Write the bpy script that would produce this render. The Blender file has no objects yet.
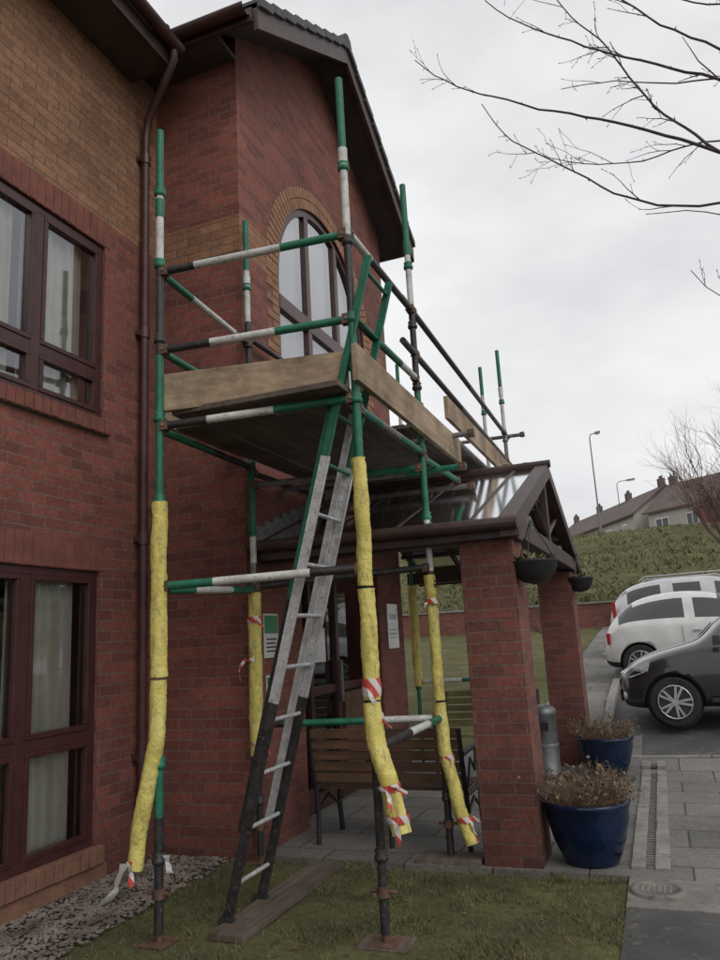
import bpy, math, random
from mathutils import Vector as V, Matrix, noise
R=random.Random(7)
S=bpy.context.scene
# ---------------------------------------------------------------- materials
def newmat(name):
    m=bpy.data.materials.new(name); m.use_nodes=True
    nt=m.node_tree; b=nt.nodes['Principled BSDF']; return m,nt,b
def N(nt,t,**k):
    n=nt.nodes.new(t)
    for a,v in k.items(): setattr(n,a,v)
    return n
def ramp(nt,stops):
    r=N(nt,'ShaderNodeValToRGB'); e=r.color_ramp.elements
    while len(e)<len(stops): e.new(0.5)
    for i,(p,c) in enumerate(stops): e[i].position=p; e[i].color=(*c,1)
    return r
def coord(nt): return N(nt,'ShaderNodeTexCoord').outputs['Object']
def mix(nt,f,a,b,mode='MIX'):
    m=N(nt,'ShaderNodeMix',data_type='RGBA',blend_type=mode)
    for i,v in ((0,f),(6,a),(7,b)):
        if hasattr(v,'is_output'): nt.links.new(v,m.inputs[i])
        elif i==0: m.inputs[0].default_value=v
        else: m.inputs[i].default_value=(*v,1)
    return m.outputs[2]
def noi(nt,scale,detail=4,rough=.6,vec=None):
    n=N(nt,'ShaderNodeTexNoise'); n.inputs['Scale'].default_value=scale
    n.inputs['Detail'].default_value=detail; n.inputs['Roughness'].default_value=rough
    nt.links.new(vec if vec else coord(nt),n.inputs['Vector']); return n.outputs['Fac']
def bump(nt,b,h,st=.3,dist=.01):
    n=N(nt,'ShaderNodeBump'); n.inputs['Strength'].default_value=st; n.inputs['Distance'].default_value=dist
    nt.links.new(h,n.inputs['Height']); nt.links.new(n.outputs[0],b.inputs['Normal'])
def nmat(name,c1,c2,scale=8,rough=.7,bs=.3,bd=.005,metal=0,c3=None,lo=.35,hi=.65,spec=.5,t3=.56):
    m,nt,b=newmat(name); f=noi(nt,scale,6,.65)
    st=[(lo,c1),(hi,c2)]
    r=ramp(nt,st); nt.links.new(f,r.inputs[0]); col=r.outputs[0]
    if c3:
        f2=noi(nt,scale*4.3,5,.7); r2=ramp(nt,[(t3,(0,0,0)),(t3+.1,(1,1,1))]); nt.links.new(f2,r2.inputs[0])
        col=mix(nt,r2.outputs[0],col,c3)
    nt.links.new(col,b.inputs['Base Color']); b.inputs['Roughness'].default_value=rough
    b.inputs['Metallic'].default_value=metal; b.inputs['Specular IOR Level'].default_value=spec
    if bs: bump(nt,b,f,bs,bd)
    return m
def planar(nt):
    tc=coord(nt); s=N(nt,'ShaderNodeSeparateXYZ'); nt.links.new(tc,s.inputs[0])
    g=N(nt,'ShaderNodeNewGeometry'); sn=N(nt,'ShaderNodeSeparateXYZ'); nt.links.new(g.outputs['True Normal'],sn.inputs[0])
    ab=N(nt,'ShaderNodeMath',operation='ABSOLUTE'); nt.links.new(sn.outputs[0],ab.inputs[0])
    gt=N(nt,'ShaderNodeMath',operation='GREATER_THAN'); nt.links.new(ab.outputs[0],gt.inputs[0]); gt.inputs[1].default_value=.6
    mx=N(nt,'ShaderNodeMix',data_type='FLOAT'); nt.links.new(gt.outputs[0],mx.inputs[0]); nt.links.new(s.outputs[0],mx.inputs[2]); nt.links.new(s.outputs[1],mx.inputs[3])
    c=N(nt,'ShaderNodeCombineXYZ'); nt.links.new(mx.outputs[0],c.inputs[0]); nt.links.new(s.outputs[2],c.inputs[1])
    return c.outputs[0],s.outputs[2]
def brickmat(name,a,b2,mort,tans=(),ta=(.34,.175,.098),tb=(.235,.112,.064),plan=True,w=.225,h=.075,ms=.005,bs=.6,stain=True):
    m,nt,b=newmat(name)
    if plan: vec,z=planar(nt)
    else: vec=coord(nt); z=None
    def bt(c1,c2,mo):
        t=N(nt,'ShaderNodeTexBrick'); nt.links.new(vec,t.inputs['Vector'])
        t.inputs['Color1'].default_value=(*c1,1); t.inputs['Color2'].default_value=(*c2,1); t.inputs['Mortar'].default_value=(*mo,1)
        t.inputs['Scale'].default_value=1; t.inputs['Mortar Size'].default_value=ms; t.inputs['Mortar Smooth'].default_value=.3
        t.inputs['Brick Width'].default_value=w; t.inputs['Row Height'].default_value=h; t.inputs['Bias'].default_value=-.1
        return t
    t=bt(a,b2,mort); col=t.outputs['Color']
    if tans:
        t2=bt(ta,tb,(.13,.095,.075)); tot=None
        for lo,hi in tans:
            g=N(nt,'ShaderNodeMath',operation='GREATER_THAN'); nt.links.new(z,g.inputs[0]); g.inputs[1].default_value=lo
            l=N(nt,'ShaderNodeMath',operation='LESS_THAN'); nt.links.new(z,l.inputs[0]); l.inputs[1].default_value=hi
            p=N(nt,'ShaderNodeMath',operation='MULTIPLY'); nt.links.new(g.outputs[0],p.inputs[0]); nt.links.new(l.outputs[0],p.inputs[1])
            if tot is None: tot=p.outputs[0]
            else:
                q=N(nt,'ShaderNodeMath',operation='ADD'); nt.links.new(tot,q.inputs[0]); nt.links.new(p.outputs[0],q.inputs[1]); tot=q.outputs[0]
        col=mix(nt,tot,col,t2.outputs['Color'])
    f=noi(nt,.9,7,.72); r=ramp(nt,[(.3,(.60,.59,.60)),(.5,(.92,.92,.92)),(.7,(1.15,1.13,1.12))]); nt.links.new(f,r.inputs[0])
    col=mix(nt,1,col,r.outputs[0],'MULTIPLY')
    f2=noi(nt,38,4,.75); r2=ramp(nt,[(.3,(.66,.66,.66)),(.7,(1.28,1.28,1.28))]); nt.links.new(f2,r2.inputs[0])
    col=mix(nt,1,col,r2.outputs[0],'MULTIPLY')
    if stain:
        f3=noi(nt,3.1,6,.8); r3=ramp(nt,[(.58,(0,0,0)),(.80,(.40,.40,.40))]); nt.links.new(f3,r3.inputs[0])
        col=mix(nt,r3.outputs[0],col,(.25,.20,.18))
        # courses get darker towards the ground
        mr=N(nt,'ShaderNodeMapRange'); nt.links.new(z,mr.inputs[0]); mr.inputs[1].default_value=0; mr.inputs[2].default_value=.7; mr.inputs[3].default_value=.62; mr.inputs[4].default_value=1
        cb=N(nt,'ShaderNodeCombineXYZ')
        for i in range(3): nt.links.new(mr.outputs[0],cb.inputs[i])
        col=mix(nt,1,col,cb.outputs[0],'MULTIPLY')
    nt.links.new(col,b.inputs['Base Color']); b.inputs['Roughness'].default_value=.88
    inv=N(nt,'ShaderNodeMath',operation='MULTIPLY_ADD'); nt.links.new(t.outputs['Fac'],inv.inputs[0]); inv.inputs[1].default_value=-1
    nt.links.new(f2,inv.inputs[2]); bump(nt,b,inv.outputs[0],bs,.006)
    return m
M={}
M['brick']=brickmat('red_brick',(.265,.086,.062),(.155,.054,.044),(.185,.135,.112),tans=[(4.72,5.06)])
M['brickL']=brickmat('red_brick_wing',(.265,.086,.062),(.155,.054,.044),(.185,.135,.112),tans=[(4.84,9)])
M['brickP']=brickmat('pier_brick',(.225,.078,.056),(.125,.048,.040),(.16,.12,.10))
M['tan']=nmat('tan_brick',(.22,.12,.07),(.36,.195,.11),6,.85,c3=(.17,.10,.07))
M['redb']=nmat('red_brick_solid',(.14,.052,.041),(.235,.082,.058),9,.85,c3=(.17,.085,.065))
M['sillb']=nmat('sill_brick',(.17,.085,.058),(.26,.13,.082),7,.85,c3=(.12,.07,.055))
M['mort']=nmat('mortar',(.14,.11,.09),(.21,.17,.14),12,.9)
M['frame']=nmat('maroon_frame',(.045,.017,.017),(.075,.028,.026),10,.35,.05)
M['trim']=nmat('dark_brown_trim',(.038,.021,.019),(.068,.040,.034),6,.5,.1)
M['pipe']=nmat('brown_pipe',(.05,.022,.020),(.085,.038,.033),6,.4,.05)
M['tile']=nmat('roof_tile',(.055,.055,.057),(.12,.117,.112),7,.85)
M['soffit']=nmat('soffit',(.050,.040,.038),(.08,.065,.06),4,.6,.05)
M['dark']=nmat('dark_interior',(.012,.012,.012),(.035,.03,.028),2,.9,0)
M['blind']=nmat('vertical_blind',(.55,.52,.44),(.72,.69,.60),3,.8,.1)
M['curtain']=nmat('net_curtain',(.7,.7,.68),(.82,.82,.80),3,.8,.1)
def glass(name,tint=(1,1,1),mixf=.3,milk=0):
    m=bpy.data.materials.new(name); m.use_nodes=True; nt=m.node_tree; nt.nodes.clear()
    o=N(nt,'ShaderNodeOutputMaterial'); t=N(nt,'ShaderNodeBsdfTransparent'); t.inputs[0].default_value=(*tint,1)
    g=N(nt,'ShaderNodeBsdfGlossy'); g.inputs['Roughness'].default_value=.03 if not milk else .10; g.inputs[0].default_value=(.9,.92,.95,1)
    base=t.outputs[0]
    if milk:
        d=N(nt,'ShaderNodeBsdfDiffuse'); f=noi(nt,5,6,.7); r=ramp(nt,[(.3,(.34,.35,.35)),(.7,(.62,.63,.63))]); nt.links.new(f,r.inputs[0]); nt.links.new(r.outputs[0],d.inputs[0])
        s0=N(nt,'ShaderNodeMixShader'); s0.inputs[0].default_value=milk; nt.links.new(t.outputs[0],s0.inputs[1]); nt.links.new(d.outputs[0],s0.inputs[2]); base=s0.outputs[0]
    f=N(nt,'ShaderNodeFresnel'); f.inputs[0].default_value=1.5
    a=N(nt,'ShaderNodeMath',operation='ADD'); a.use_clamp=True; nt.links.new(f.outputs[0],a.inputs[0]); a.inputs[1].default_value=mixf
    s=N(nt,'ShaderNodeMixShader'); nt.links.new(a.outputs[0],s.inputs[0]); nt.links.new(base,s.inputs[1]); nt.links.new(g.outputs[0],s.inputs[2])
    nt.links.new(s.outputs[0],o.inputs[0]); return m
M['glass']=glass('window_glass',(.9,.92,.92),.06)
M['glassU']=glass('upper_glass',(.95,.96,.96),.16)
M['glassA']=glass('arch_glass',(.95,.96,.96),.30)
M['glassroof']=glass('roof_glazing',(.85,.87,.88),.16,.42)
M['green']=nmat('green_paint',(.008,.105,.058),(.016,.185,.105),14,.55,.3,.002,c3=(.06,.085,.06))
M['white']=nmat('white_paint',(.46,.46,.43),(.68,.68,.65),10,.6,.3,.002,c3=(.24,.20,.17))
M['black']=nmat('black_paint',(.014,.014,.015),(.038,.036,.038),12,.5,.3,.002,c3=(.12,.08,.065))
M['rust']=nmat('rusty_steel',(.07,.04,.03),(.17,.09,.055),18,.8,.5,.003)
M['steel']=nmat('dull_steel',(.13,.125,.12),(.26,.25,.24),20,.6,.3,.002,metal=.3,c3=(.12,.07,.05))
m,nt,b=newmat('yellow_foam'); f=noi(nt,5,6,.7); r=ramp(nt,[(.3,(.52,.43,.11)),(.5,(.72,.62,.17)),(.7,(.80,.72,.26))]); nt.links.new(f,r.inputs[0])
mp=N(nt,'ShaderNodeMapping'); mp.inputs['Scale'].default_value=(16,16,6); mp.inputs['Location'].default_value=(3,1,2); nt.links.new(coord(nt),mp.inputs[0])
f2=noi(nt,1,8,.8,mp.outputs[0]); r2=ramp(nt,[(.50,(0,0,0)),(.66,(.85,.85,.85))]); nt.links.new(f2,r2.inputs[0])
c=mix(nt,r2.outputs[0],r.outputs[0],(.26,.20,.085)); f3=noi(nt,42,5,.75); r3=ramp(nt,[(.60,(0,0,0)),(.68,(.9,.9,.9))]); nt.links.new(f3,r3.inputs[0])
c=mix(nt,r3.outputs[0],c,(.10,.08,.045)); nt.links.new(c,b.inputs['Base Color']); b.inputs['Roughness'].default_value=.6; b.inputs['Specular IOR Level'].default_value=.4
f4=noi(nt,26,6,.7); bump(nt,b,f4,.9,.014); M['foam']=m
M['foamend']=nmat('foam_core',(.16,.13,.05),(.35,.29,.1),20,.9)
M['alu']=nmat('aluminium',(.42,.43,.44),(.66,.67,.68),14,.42,.1,.001,metal=.35,c3=(.22,.2,.18))
M['iron']=nmat('black_iron',(.014,.014,.015),(.03,.03,.031),15,.5,.2,.002)
M['blue']=nmat('blue_glaze',(.003,.009,.032),(.006,.018,.056),3,.12,.02,.002)
M['soil']=nmat('soil',(.035,.024,.016),(.075,.05,.034),20,.95,.6,.01)
M['twig']=nmat('dry_twig',(.13,.085,.055),(.28,.19,.125),9,.9,0)
M['bark']=nmat('bark',(.05,.038,.036),(.11,.088,.08),12,.9,.4,.004)
M['bark2']=nmat('young_bark',(.11,.065,.055),(.19,.12,.10),12,.9,0)
M['leafd']=nmat('dark_leaf',(.02,.035,.014),(.05,.07,.025),12,.7,0)
M['leafb']=nmat('dead_leaf',(.12,.07,.035),(.25,.15,.07),12,.8,0)
M['blade']=nmat('grass_blade',(.085,.090,.040),(.165,.160,.072),2.5,.8,0,c3=(.24,.195,.115))
m,nt,b=newmat('turf'); f=noi(nt,1.7,8,.75); r=ramp(nt,[(.30,(.066,.058,.036)),(.47,(.105,.102,.050)),(.62,(.145,.142,.066)),(.75,(.175,.155,.088))]); nt.links.new(f,r.inputs[0])
fb=noi(nt,.16,7,.7); rb=ramp(nt,[(.32,(.60,.62,.58)),(.5,(.95,.96,.92)),(.68,(1.22,1.16,1.02))]); nt.links.new(fb,rb.inputs[0])
c=mix(nt,1,r.outputs[0],rb.outputs[0],'MULTIPLY')
fc=noi(nt,14,5,.8); rc=ramp(nt,[(.52,(0,0,0)),(.63,(.9,.9,.9))]); nt.links.new(fc,rc.inputs[0]); c=mix(nt,rc.outputs[0],c,(.075,.055,.038))
nt.links.new(c,b.inputs['Base Color']); b.inputs['Roughness'].default_value=.95; b.inputs['Specular IOR Level'].default_value=.1; bump(nt,b,f,.8,.05); M['turf']=m
M['gravel']=nmat('gravel_stone',(.075,.06,.05),(.24,.20,.17),5,.9,.3,.005)
M['bin']=nmat('bin_metal',(.13,.13,.14),(.22,.22,.23),10,.45,.1,.002,metal=.5)
M['rubber']=nmat('tyre',(.014,.014,.014),(.03,.03,.03),20,.85,.2,.002)
M['conc']=nmat('concrete',(.145,.138,.122),(.26,.245,.22),3,.9,.4,.006,c3=(.10,.095,.08))
M['asph']=nmat('asphalt',(.055,.055,.056),(.095,.093,.09),2,.85,.5,.004,c3=(.14,.135,.13))
M['kerb']=nmat('kerb_stone',(.19,.18,.16),(.30,.285,.26),4,.9,.3,.005,c3=(.13,.12,.10))
M['render']=nmat('rendered_wall',(.38,.365,.33),(.47,.45,.41),.5,.9,0)
M['rooff']=nmat('far_roof',(.09,.07,.062),(.14,.11,.098),.7,.9,0)
M['chrome']=nmat('alloy',(.45,.45,.46),(.6,.6,.61),10,.3,0,metal=.8)
def paint(name,c,r=.15):
    m,nt,b=newmat(name); b.inputs['Roughness'].default_value=.32
    b.inputs['Coat Weight'].default_value=.9; b.inputs['Coat Roughness'].default_value=.05
    f=noi(nt,3,4,.6); rr=ramp(nt,[(.3,[x*.85 for x in c]),(.7,[x*1.1 for x in c])]); nt.links.new(f,rr.inputs[0]); nt.links.new(rr.outputs[0],b.inputs['Base Color'])
    return m
M['pblack']=paint('car_black',(.018,.019,.023)); M['pwhite']=paint('car_white',(.62,.62,.60)); M['psilver']=paint('car_silver',(.50,.51,.52))
M['carglass2']=paint('car_window',(.018,.021,.024))
M['plast']=nmat('black_plastic',(.015,.015,.015),(.03,.03,.03),20,.6,.1,.001)
M['lamp']=nmat('lamp_lens',(.5,.52,.55),(.7,.72,.75),30,.1,.2,.002)
M['tail']=paint('tail_lens',(.35,.01,.01))
M['plate']=paint('plate',(.6,.6,.55))
M['sign']=paint('sign_white',(.70,.70,.68)); M['signg']=paint('sign_green',(.03,.25,.12)); M['ink']=paint('sign_ink',(.03,.03,.03))
M['slab']=brickmat('paving_slabs',(.205,.197,.18),(.145,.14,.13),(.06,.058,.042),plan=False,w=.60,h=.45,ms=.008,bs=.4,stain=False)
m,nt,b=newmat('hazard_tape'); w=N(nt,'ShaderNodeTexWave',bands_direction='DIAGONAL'); w.inputs['Scale'].default_value=5.5
nt.links.new(coord(nt),w.inputs[0]); r=ramp(nt,[(.49,(.62,.6,.58)),(.51,(.50,.07,.05))]); nt.links.new(w.outputs[0],r.inputs[0]); nt.links.new(r.outputs[0],b.inputs['Base Color']); b.inputs['Roughness'].default_value=.45
M['tape']=m
M['polythene']=nmat('white_polythene',(.5,.48,.46),(.65,.63,.6),10,.4,.3,.004)
def wood(name,c1,c2,axis,st=.6):
    m,nt,b=newmat(name); mp=N(nt,'ShaderNodeMapping'); nt.links.new(coord(nt),mp.inputs[0])
    sc=[26,26,26]; sc[axis]=1.6; mp.inputs['Scale'].default_value=sc
    f=noi(nt,1,6,.65,mp.outputs[0]); r=ramp(nt,[(.3,c1),(.7,c2)]); nt.links.new(f,r.inputs[0])
    g=noi(nt,2.2,6,.7); r2=ramp(nt,[(.35,(st,st*.97,st*.93)),(.6,(1.1,1.1,1.1))]); nt.links.new(g,r2.inputs[0])
    nt.links.new(mix(nt,1,r.outputs[0],r2.outputs[0],'MULTIPLY'),b.inputs['Base Color']); b.inputs['Roughness'].default_value=.8; bump(nt,b,f,.4,.004); return m
M['boardX']=wood('board_x',(.27,.185,.12),(.47,.36,.245),0,.5); M['boardY']=wood('board_y',(.25,.175,.115),(.44,.33,.225),1,.5)
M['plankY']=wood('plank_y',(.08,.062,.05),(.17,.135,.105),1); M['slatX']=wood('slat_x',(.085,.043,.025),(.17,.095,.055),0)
M['slat2X']=wood('slat2_x',(.15,.14,.06),(.27,.25,.11),0)
# ---------------------------------------------------------------- mesh builder
class MB:
    def __init__(s): s.v=[];s.f=[];s.m=[];s.sm=[];s.mats=[]
    def mi(s,k):
        if k not in s.mats: s.mats.append(k)
        return s.mats.index(k)
    def add(s,vs,fs,k,smooth=False):
        o=len(s.v); s.v+= [tuple(p) for p in vs]; i=s.mi(k)
        for f in fs: s.f.append([o+a for a in f]); s.m.append(i); s.sm.append(smooth)
    def box(s,x0,x1,y0,y1,z0,z1,k,ch=0):
        if ch:
            bm=bpy_box(x0,x1,y0,y1,z0,z1,ch); s.add(bm[0],bm[1],k); return
        vs=[(x,y,z) for z in (z0,z1) for y in (y0,y1) for x in (x0,x1)]
        s.add(vs,[(0,2,3,1),(4,5,7,6),(0,1,5,4),(2,6,7,3),(0,4,6,2),(1,3,7,5)],k)
    def obox(s,c,ax,ay,az,k):
        c=V(c);ax=V(ax);ay=V(ay);az=V(az)
        vs=[c+ax*i+ay*j+az*l for l in (-1,1) for j in (-1,1) for i in (-1,1)]
        s.add(vs,[(0,2,3,1),(4,5,7,6),(0,1,5,4),(2,6,7,3),(0,4,6,2),(1,3,7,5)],k)
    def tube(s,pts,rs,k,n=10,caps=True,jit=None,capk=None):
        pts=[V(p) for p in pts]
        if not hasattr(rs,'__len__'): rs=[rs]*len(pts)
        d0=(pts[1]-pts[0]).normalized(); ref=V((0,0,1)) if abs(d0.z)<.9 else V((1,0,0))
        u=d0.cross(ref).normalized(); vs=[];
        for i,p in enumerate(pts):
            if i==0:d=pts[1]-p
            elif i==len(pts)-1:d=p-pts[i-1]
            else:d=(pts[i+1]-pts[i-1])
            d.normalize(); u=(u-d*u.dot(d)).normalized(); w=d.cross(u)
            for j in range(n):
                a=2*math.pi*j/n; rr=rs[i]
                if jit: q0=p+(u*math.cos(a)+w*math.sin(a))*rr; rr*=1+jit(q0)
                vs.append(p+(u*math.cos(a)+w*math.sin(a))*rr)
        fs=[(i*n+j,i*n+(j+1)%n,(i+1)*n+(j+1)%n,(i+1)*n+j) for i in range(len(pts)-1) for j in range(n)]
        s.add(vs,fs,k,True)
        if caps: s.add(vs[:n],[tuple(range(n))[::-1]],capk or k); s.add(vs[-n:],[tuple(range(n))],capk or k)
    def lathe(s,c,prof,k,n=28):
        vs=[];c=V(c)
        for r,z in prof:
            for j in range(n):
                a=2*math.pi*j/n; vs.append((c.x+r*math.cos(a),c.y+r*math.sin(a),c.z+z))
        fs=[(i*n+j,i*n+(j+1)%n,(i+1)*n+(j+1)%n,(i+1)*n+j) for i in range(len(prof)-1) for j in range(n)]
        s.add(vs,fs,k,True)
    def build(s,name,parent=None,bevel=0):
        me=bpy.data.meshes.new(name); me.from_pydata(s.v,[],s.f); 
        for k in s.mats: me.materials.append(M[k])
        me.polygons.foreach_set('material_index',s.m); me.polygons.foreach_set('use_smooth',s.sm); me.update()
        o=bpy.data.objects.new(name,me); S.collection.objects.link(o)
        if parent: o.parent=parent
        if bevel:
            b=o.modifiers.new('b','BEVEL'); b.width=bevel; b.segments=2; b.limit_method='ANGLE'
        return o
def bpy_box(x0,x1,y0,y1,z0,z1,c):
    import bmesh
    bm=bmesh.new(); bmesh.ops.create_cube(bm,size=1)
    for v in bm.verts: v.co=V(((x0+x1)/2+v.co.x*(x1-x0),(y0+y1)/2+v.co.y*(y1-y0),(z0+z1)/2+v.co.z*(z1-z0)))
    bmesh.ops.bevel(bm,geom=bm.edges[:],offset=c,segments=2,affect='EDGES',profile=.5)
    vs=[v.co.copy() for v in bm.verts]; fs=[[v.index for v in f.verts] for f in bm.faces]; bm.free(); return vs,fs
def E(name):
    o=bpy.data.objects.new(name,None); S.collection.objects.link(o); o.empty_display_size=.2; return o
def sst(a,b,x):
    t=min(1,max(0,(x-a)/(b-a))); return t*t*(3-2*t)
# ---------------------------------------------------------------- terrain
def H(x,y):
    k=max(sst(-1.6,-.3,x),sst(9.6,12,y)); yy=min(y,26)
    z=(.13*max(0,min(yy,10.5)-8.4)+.075*max(0,yy-10.5))*k
    if y>26.4:
        z+=.82+6.3*sst(20,66,y)-6.3*sst(20,66,26.4)*0.9*(1-sst(26.4,40,y))
        z+=(.35*noise.noise(V((x*.10,y*.10,0)))+.10*noise.noise(V((x*.4,y*.4,3))))*sst(27,35,y)
    return z
def hard(x,y):
    if x>-.39 and 1<y<26: return True
    if x>-3.7 and 5.12<y<9.9 : return True
    if -1.9<x and 9.8<y<26: return True
    return False
def lin(a,b,st):
    n=max(1,int(round((b-a)/st))); return [a+(b-a)*i/n for i in range(n)]
xs=lin(-500,-60,60)+lin(-60,-20,4)+lin(-20,-5,.8)+lin(-5,5,.2)+lin(5,20,.8)+lin(20,60,4)+lin(60,500,60)+[500]
ys=lin(-60,0,8)+lin(0,12,.2)+lin(12,26.2,.5)+[26.2,26.4,26.45,27]+lin(28,80,.8)+lin(80,200,20)+lin(200,900,100)+[900]
mb=MB(); vs=[(x,y,H(x,y)-(.04 if hard(x,y) else 0)+(.012*noise.noise(V((x*3,y*3,0))) if y<6 else 0)) for y in ys for x in xs]
nx=len(xs); fs=[(j*nx+i,j*nx+i+1,(j+1)*nx+i+1,(j+1)*nx+i) for j in range(len(ys)-1) for i in range(nx-1)]
mb.add(vs,fs,'turf',True); mb.build('ground')
def patch(name,x0,x1,y0,y1,k,off,st=.3):
    X=lin(x0,x1,st)+[x1]; Yl=lin(y0,y1,st)+[y1]; mb=MB()
    vs=[(x,y,H(x,y)+off) for y in Yl for x in X]; n=len(X)
    mb.add(vs,[(j*n+i,j*n+i+1,(j+1)*n+i+1,(j+1)*n+i) for j in range(len(Yl)-1) for i in range(n-1)],k,True)
    b=[(x,y0,H(x,y0)+off) for x in X]; c=[(x,y0,H(x,y0)+off-.08) for x in X]
    mb.add(b+c,[(i,n+i,n+i+1,i+1) for i in range(n-1)],k)
    b=[(x0,y,H(x0,y)+off) for y in Yl]; c=[(x0,y,H(x0,y)+off-.08) for y in Yl]; n=len(Yl)
    mb.add(b+c,[(i,i+1,n+i+1,n+i) for i in range(n-1)],k)
    return mb.build(name)
patch('paved_path',-.36,6,5.12,8.98,'slab',.01)
patch('porch_paving',-3.7,-.36,5.16,9.9,'slab',.008)
patch('far_path',-1.75,-.86,9.9,26,'slab',.006)
patch('car_park',-.74,22,9.10,26.1,'asph',-.005)
patch('asphalt_apron',-.36,6,1,4.62,'asph',.004)
patch('concrete_apron',-.36,6,4.62,5.12,'conc',.012)
mb=MB()
def kerb(p,q,w=.12,up=.05):
    p=V(p);q=V(q);L=(q-p).length;n=max(1,int(L/.9)); d=(q-p)/n; t=d.normalized(); s=V((-t.y,t.x,0))*w/2
    for i in range(n):
        a=p+d*i+t*.006; b2=p+d*(i+1)-t*.006; za=H(a.x,a.y);zb=H(b2.x,b2.y)
        vs=[]
        for c,z in ((a,za),(b2,zb)):
            for sg in (-1,1):
                for zz in (-.1,up): vs.append((c.x+s.x*sg,c.y+s.y*sg,z+zz))
        mb.add(vs,[(0,1,3,2),(4,6,7,5),(0,4,5,1),(2,3,7,6),(1,5,7,3),(0,2,6,4)],'kerb')
kerb((-.62,9.04,0),(6,9.04,0),.1,.022); kerb((-.80,9.1,0),(-.80,26,0),.12,.09)
mb.build('kerb',bevel=.008)
mb=MB(); R.seed(2)
for i in range(12):
    y0=5.3+i*.3
    z=H(-.24,y0+.15)+.012
    for a,b2 in ((-.36,-.275),(-.215,-.13)):
        dz=R.uniform(-.004,.004); mb.box(a+R.uniform(-.003,.003),b2,y0+.003,y0+.297,z-.04,z+.014+dz,'kerb',.004)
    mb.box(-.275,-.215,y0,y0+.3,z-.05,z-.008,'dark')
    for j in range(5): mb.box(-.275,-.215,y0+.03+j*.06,y0+.045+j*.06,z-.03,z+.006,'steel')
mb.build('drain_channel')
mb=MB(); mb.lathe((-.20,4.90,.01),[(0.0,.014),(.115,.014),(.118,.02),(.135,.02),(.15,.016),(.155,-.02)],'conc',32)
for i in range(6): mb.box(-.29+i*.03,-.275+i*.03,4.83,4.97,.024,.029,'kerb')
mb.build('manhole_cover')
mb=MB(); R.seed(3)
mb.box(-3.7,-3.08,2,5.0,-.05,.012,'soil')
ico=[(0,0,1),(.9,0,.3),(.28,.85,.35),(-.72,.52,.3),(-.72,-.52,.35),(.28,-.85,.3),(0,0,-1)]
icf=[(0,1,2),(0,2,3),(0,3,4),(0,4,5),(0,5,1),(6,2,1),(6,3,2),(6,4,3),(6,5,4),(6,1,5)]
for i in range(5200):
    x=R.uniform(-3.69,-3.0)-.1*(R.random()<.2); y=R.uniform(3,5.0); 
    if x>-3.08 and R.random()<.5: continue
    r=R.uniform(.006,.020); a=R.random()*6.28; ca,sa=math.cos(a),math.sin(a); q=R.uniform(.7,1.3)
    mb.add([(x+(p[0]*ca-p[1]*sa*q)*r,y+(p[0]*sa+p[1]*ca*q)*r,.014+r*.4+p[2]*r*.7) for p in ico],icf,'gravel')
mb.build('gravel')
R.seed(11); mb=MB(); vs=[];fs=[]
bare=[(-1.47,3.87,.30),(-2.63,3.6,.28),(-1.5,5.2,.34),(-2.29,4.3,.3),(-1.95,3.6,.3),(-2.35,3.8,.36),(-.8,4.7,.2),(-2.75,4.4,.25),(-1.9,4.7,.2)]
def ok(x,y):
    if -2.42<x<-2.16 and 3.68<y<5.0: return False
    for a,b2,r in bare:
        d=math.hypot(x-a,y-b2)
        if d<r and R.random()>(d/r)**2: return False
    return True
cnt=0
while cnt<60000:
    x=R.uniform(-3.12,-.30); y=R.uniform(2.7,5.16)
    if not ok(x,y): cnt+=.3; continue
    nn=noise.noise(V((x*2.2,y*2.2,1)))+.6*noise.noise(V((x*7,y*7,3)))
    if nn<.06 and R.random()<.80: cnt+=.35; continue
    if x>-.38 and R.random()<.75: continue
    if x<-3.0 and R.random()<.6: continue
    h=R.uniform(.010,.036)*(1+.7*nn); a=R.random()*6.28; w=R.uniform(.0013,.0028); lx,ly=R.gauss(0,.8)*h,R.gauss(0,.8)*h
    dx,dy=math.cos(a)*w,math.sin(a)*w; o=len(vs); z=.012*noise.noise(V((x*3,y*3,0)))-.003
    vs+=[(x-dx,y-dy,z),(x+dx,y+dy,z),(x+lx,y+ly,z+h)]; fs.append((o,o+1,o+2)); cnt+=1
mb.add(vs,fs,'blade')
for i in range(420):
    x=R.uniform(-3.5,-.25); y=R.uniform(3,5.6); a=R.random()*6.28; u=V((math.cos(a),math.sin(a),R.uniform(-.2,.3)))*R.uniform(.006,.016); w2=V((-math.sin(a),math.cos(a),R.uniform(-.2,.2)))*R.uniform(.003,.009); c=V((x,y,.020))
    mb.add([c-u,c-w2,c+u,c+w2],[(0,1,2,3)],'leafb')
mb.build('grass')
R.seed(12); mb=MB(); vs=[];fs=[]
for i in range(14000):
    y=26.6+R.random()**1.4*36; x=R.uniform(-.5*y+2,.22*y+1); z=H(x,y)
    nn=noise.noise(V((x*.35,y*.35,1)))
    if nn<-.1 and R.random()<.7: continue
    for j in range(2):
        h=R.uniform(.05,.16)*(1+nn); a=R.random()*6.28; w=R.uniform(.03,.09); o=len(vs)
        px,py=x+R.gauss(0,.2),y+R.gauss(0,.2); vs+=[(px-math.cos(a)*w,py-math.sin(a)*w,z-.05),(px+math.cos(a)*w,py+math.sin(a)*w,z-.05),(px+R.gauss(0,.1),py+R.gauss(0,.1),z+h)]; fs.append((o,o+1,o+2))
mb.add(vs,fs,'blade'); mb.build('rough_grass')
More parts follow.
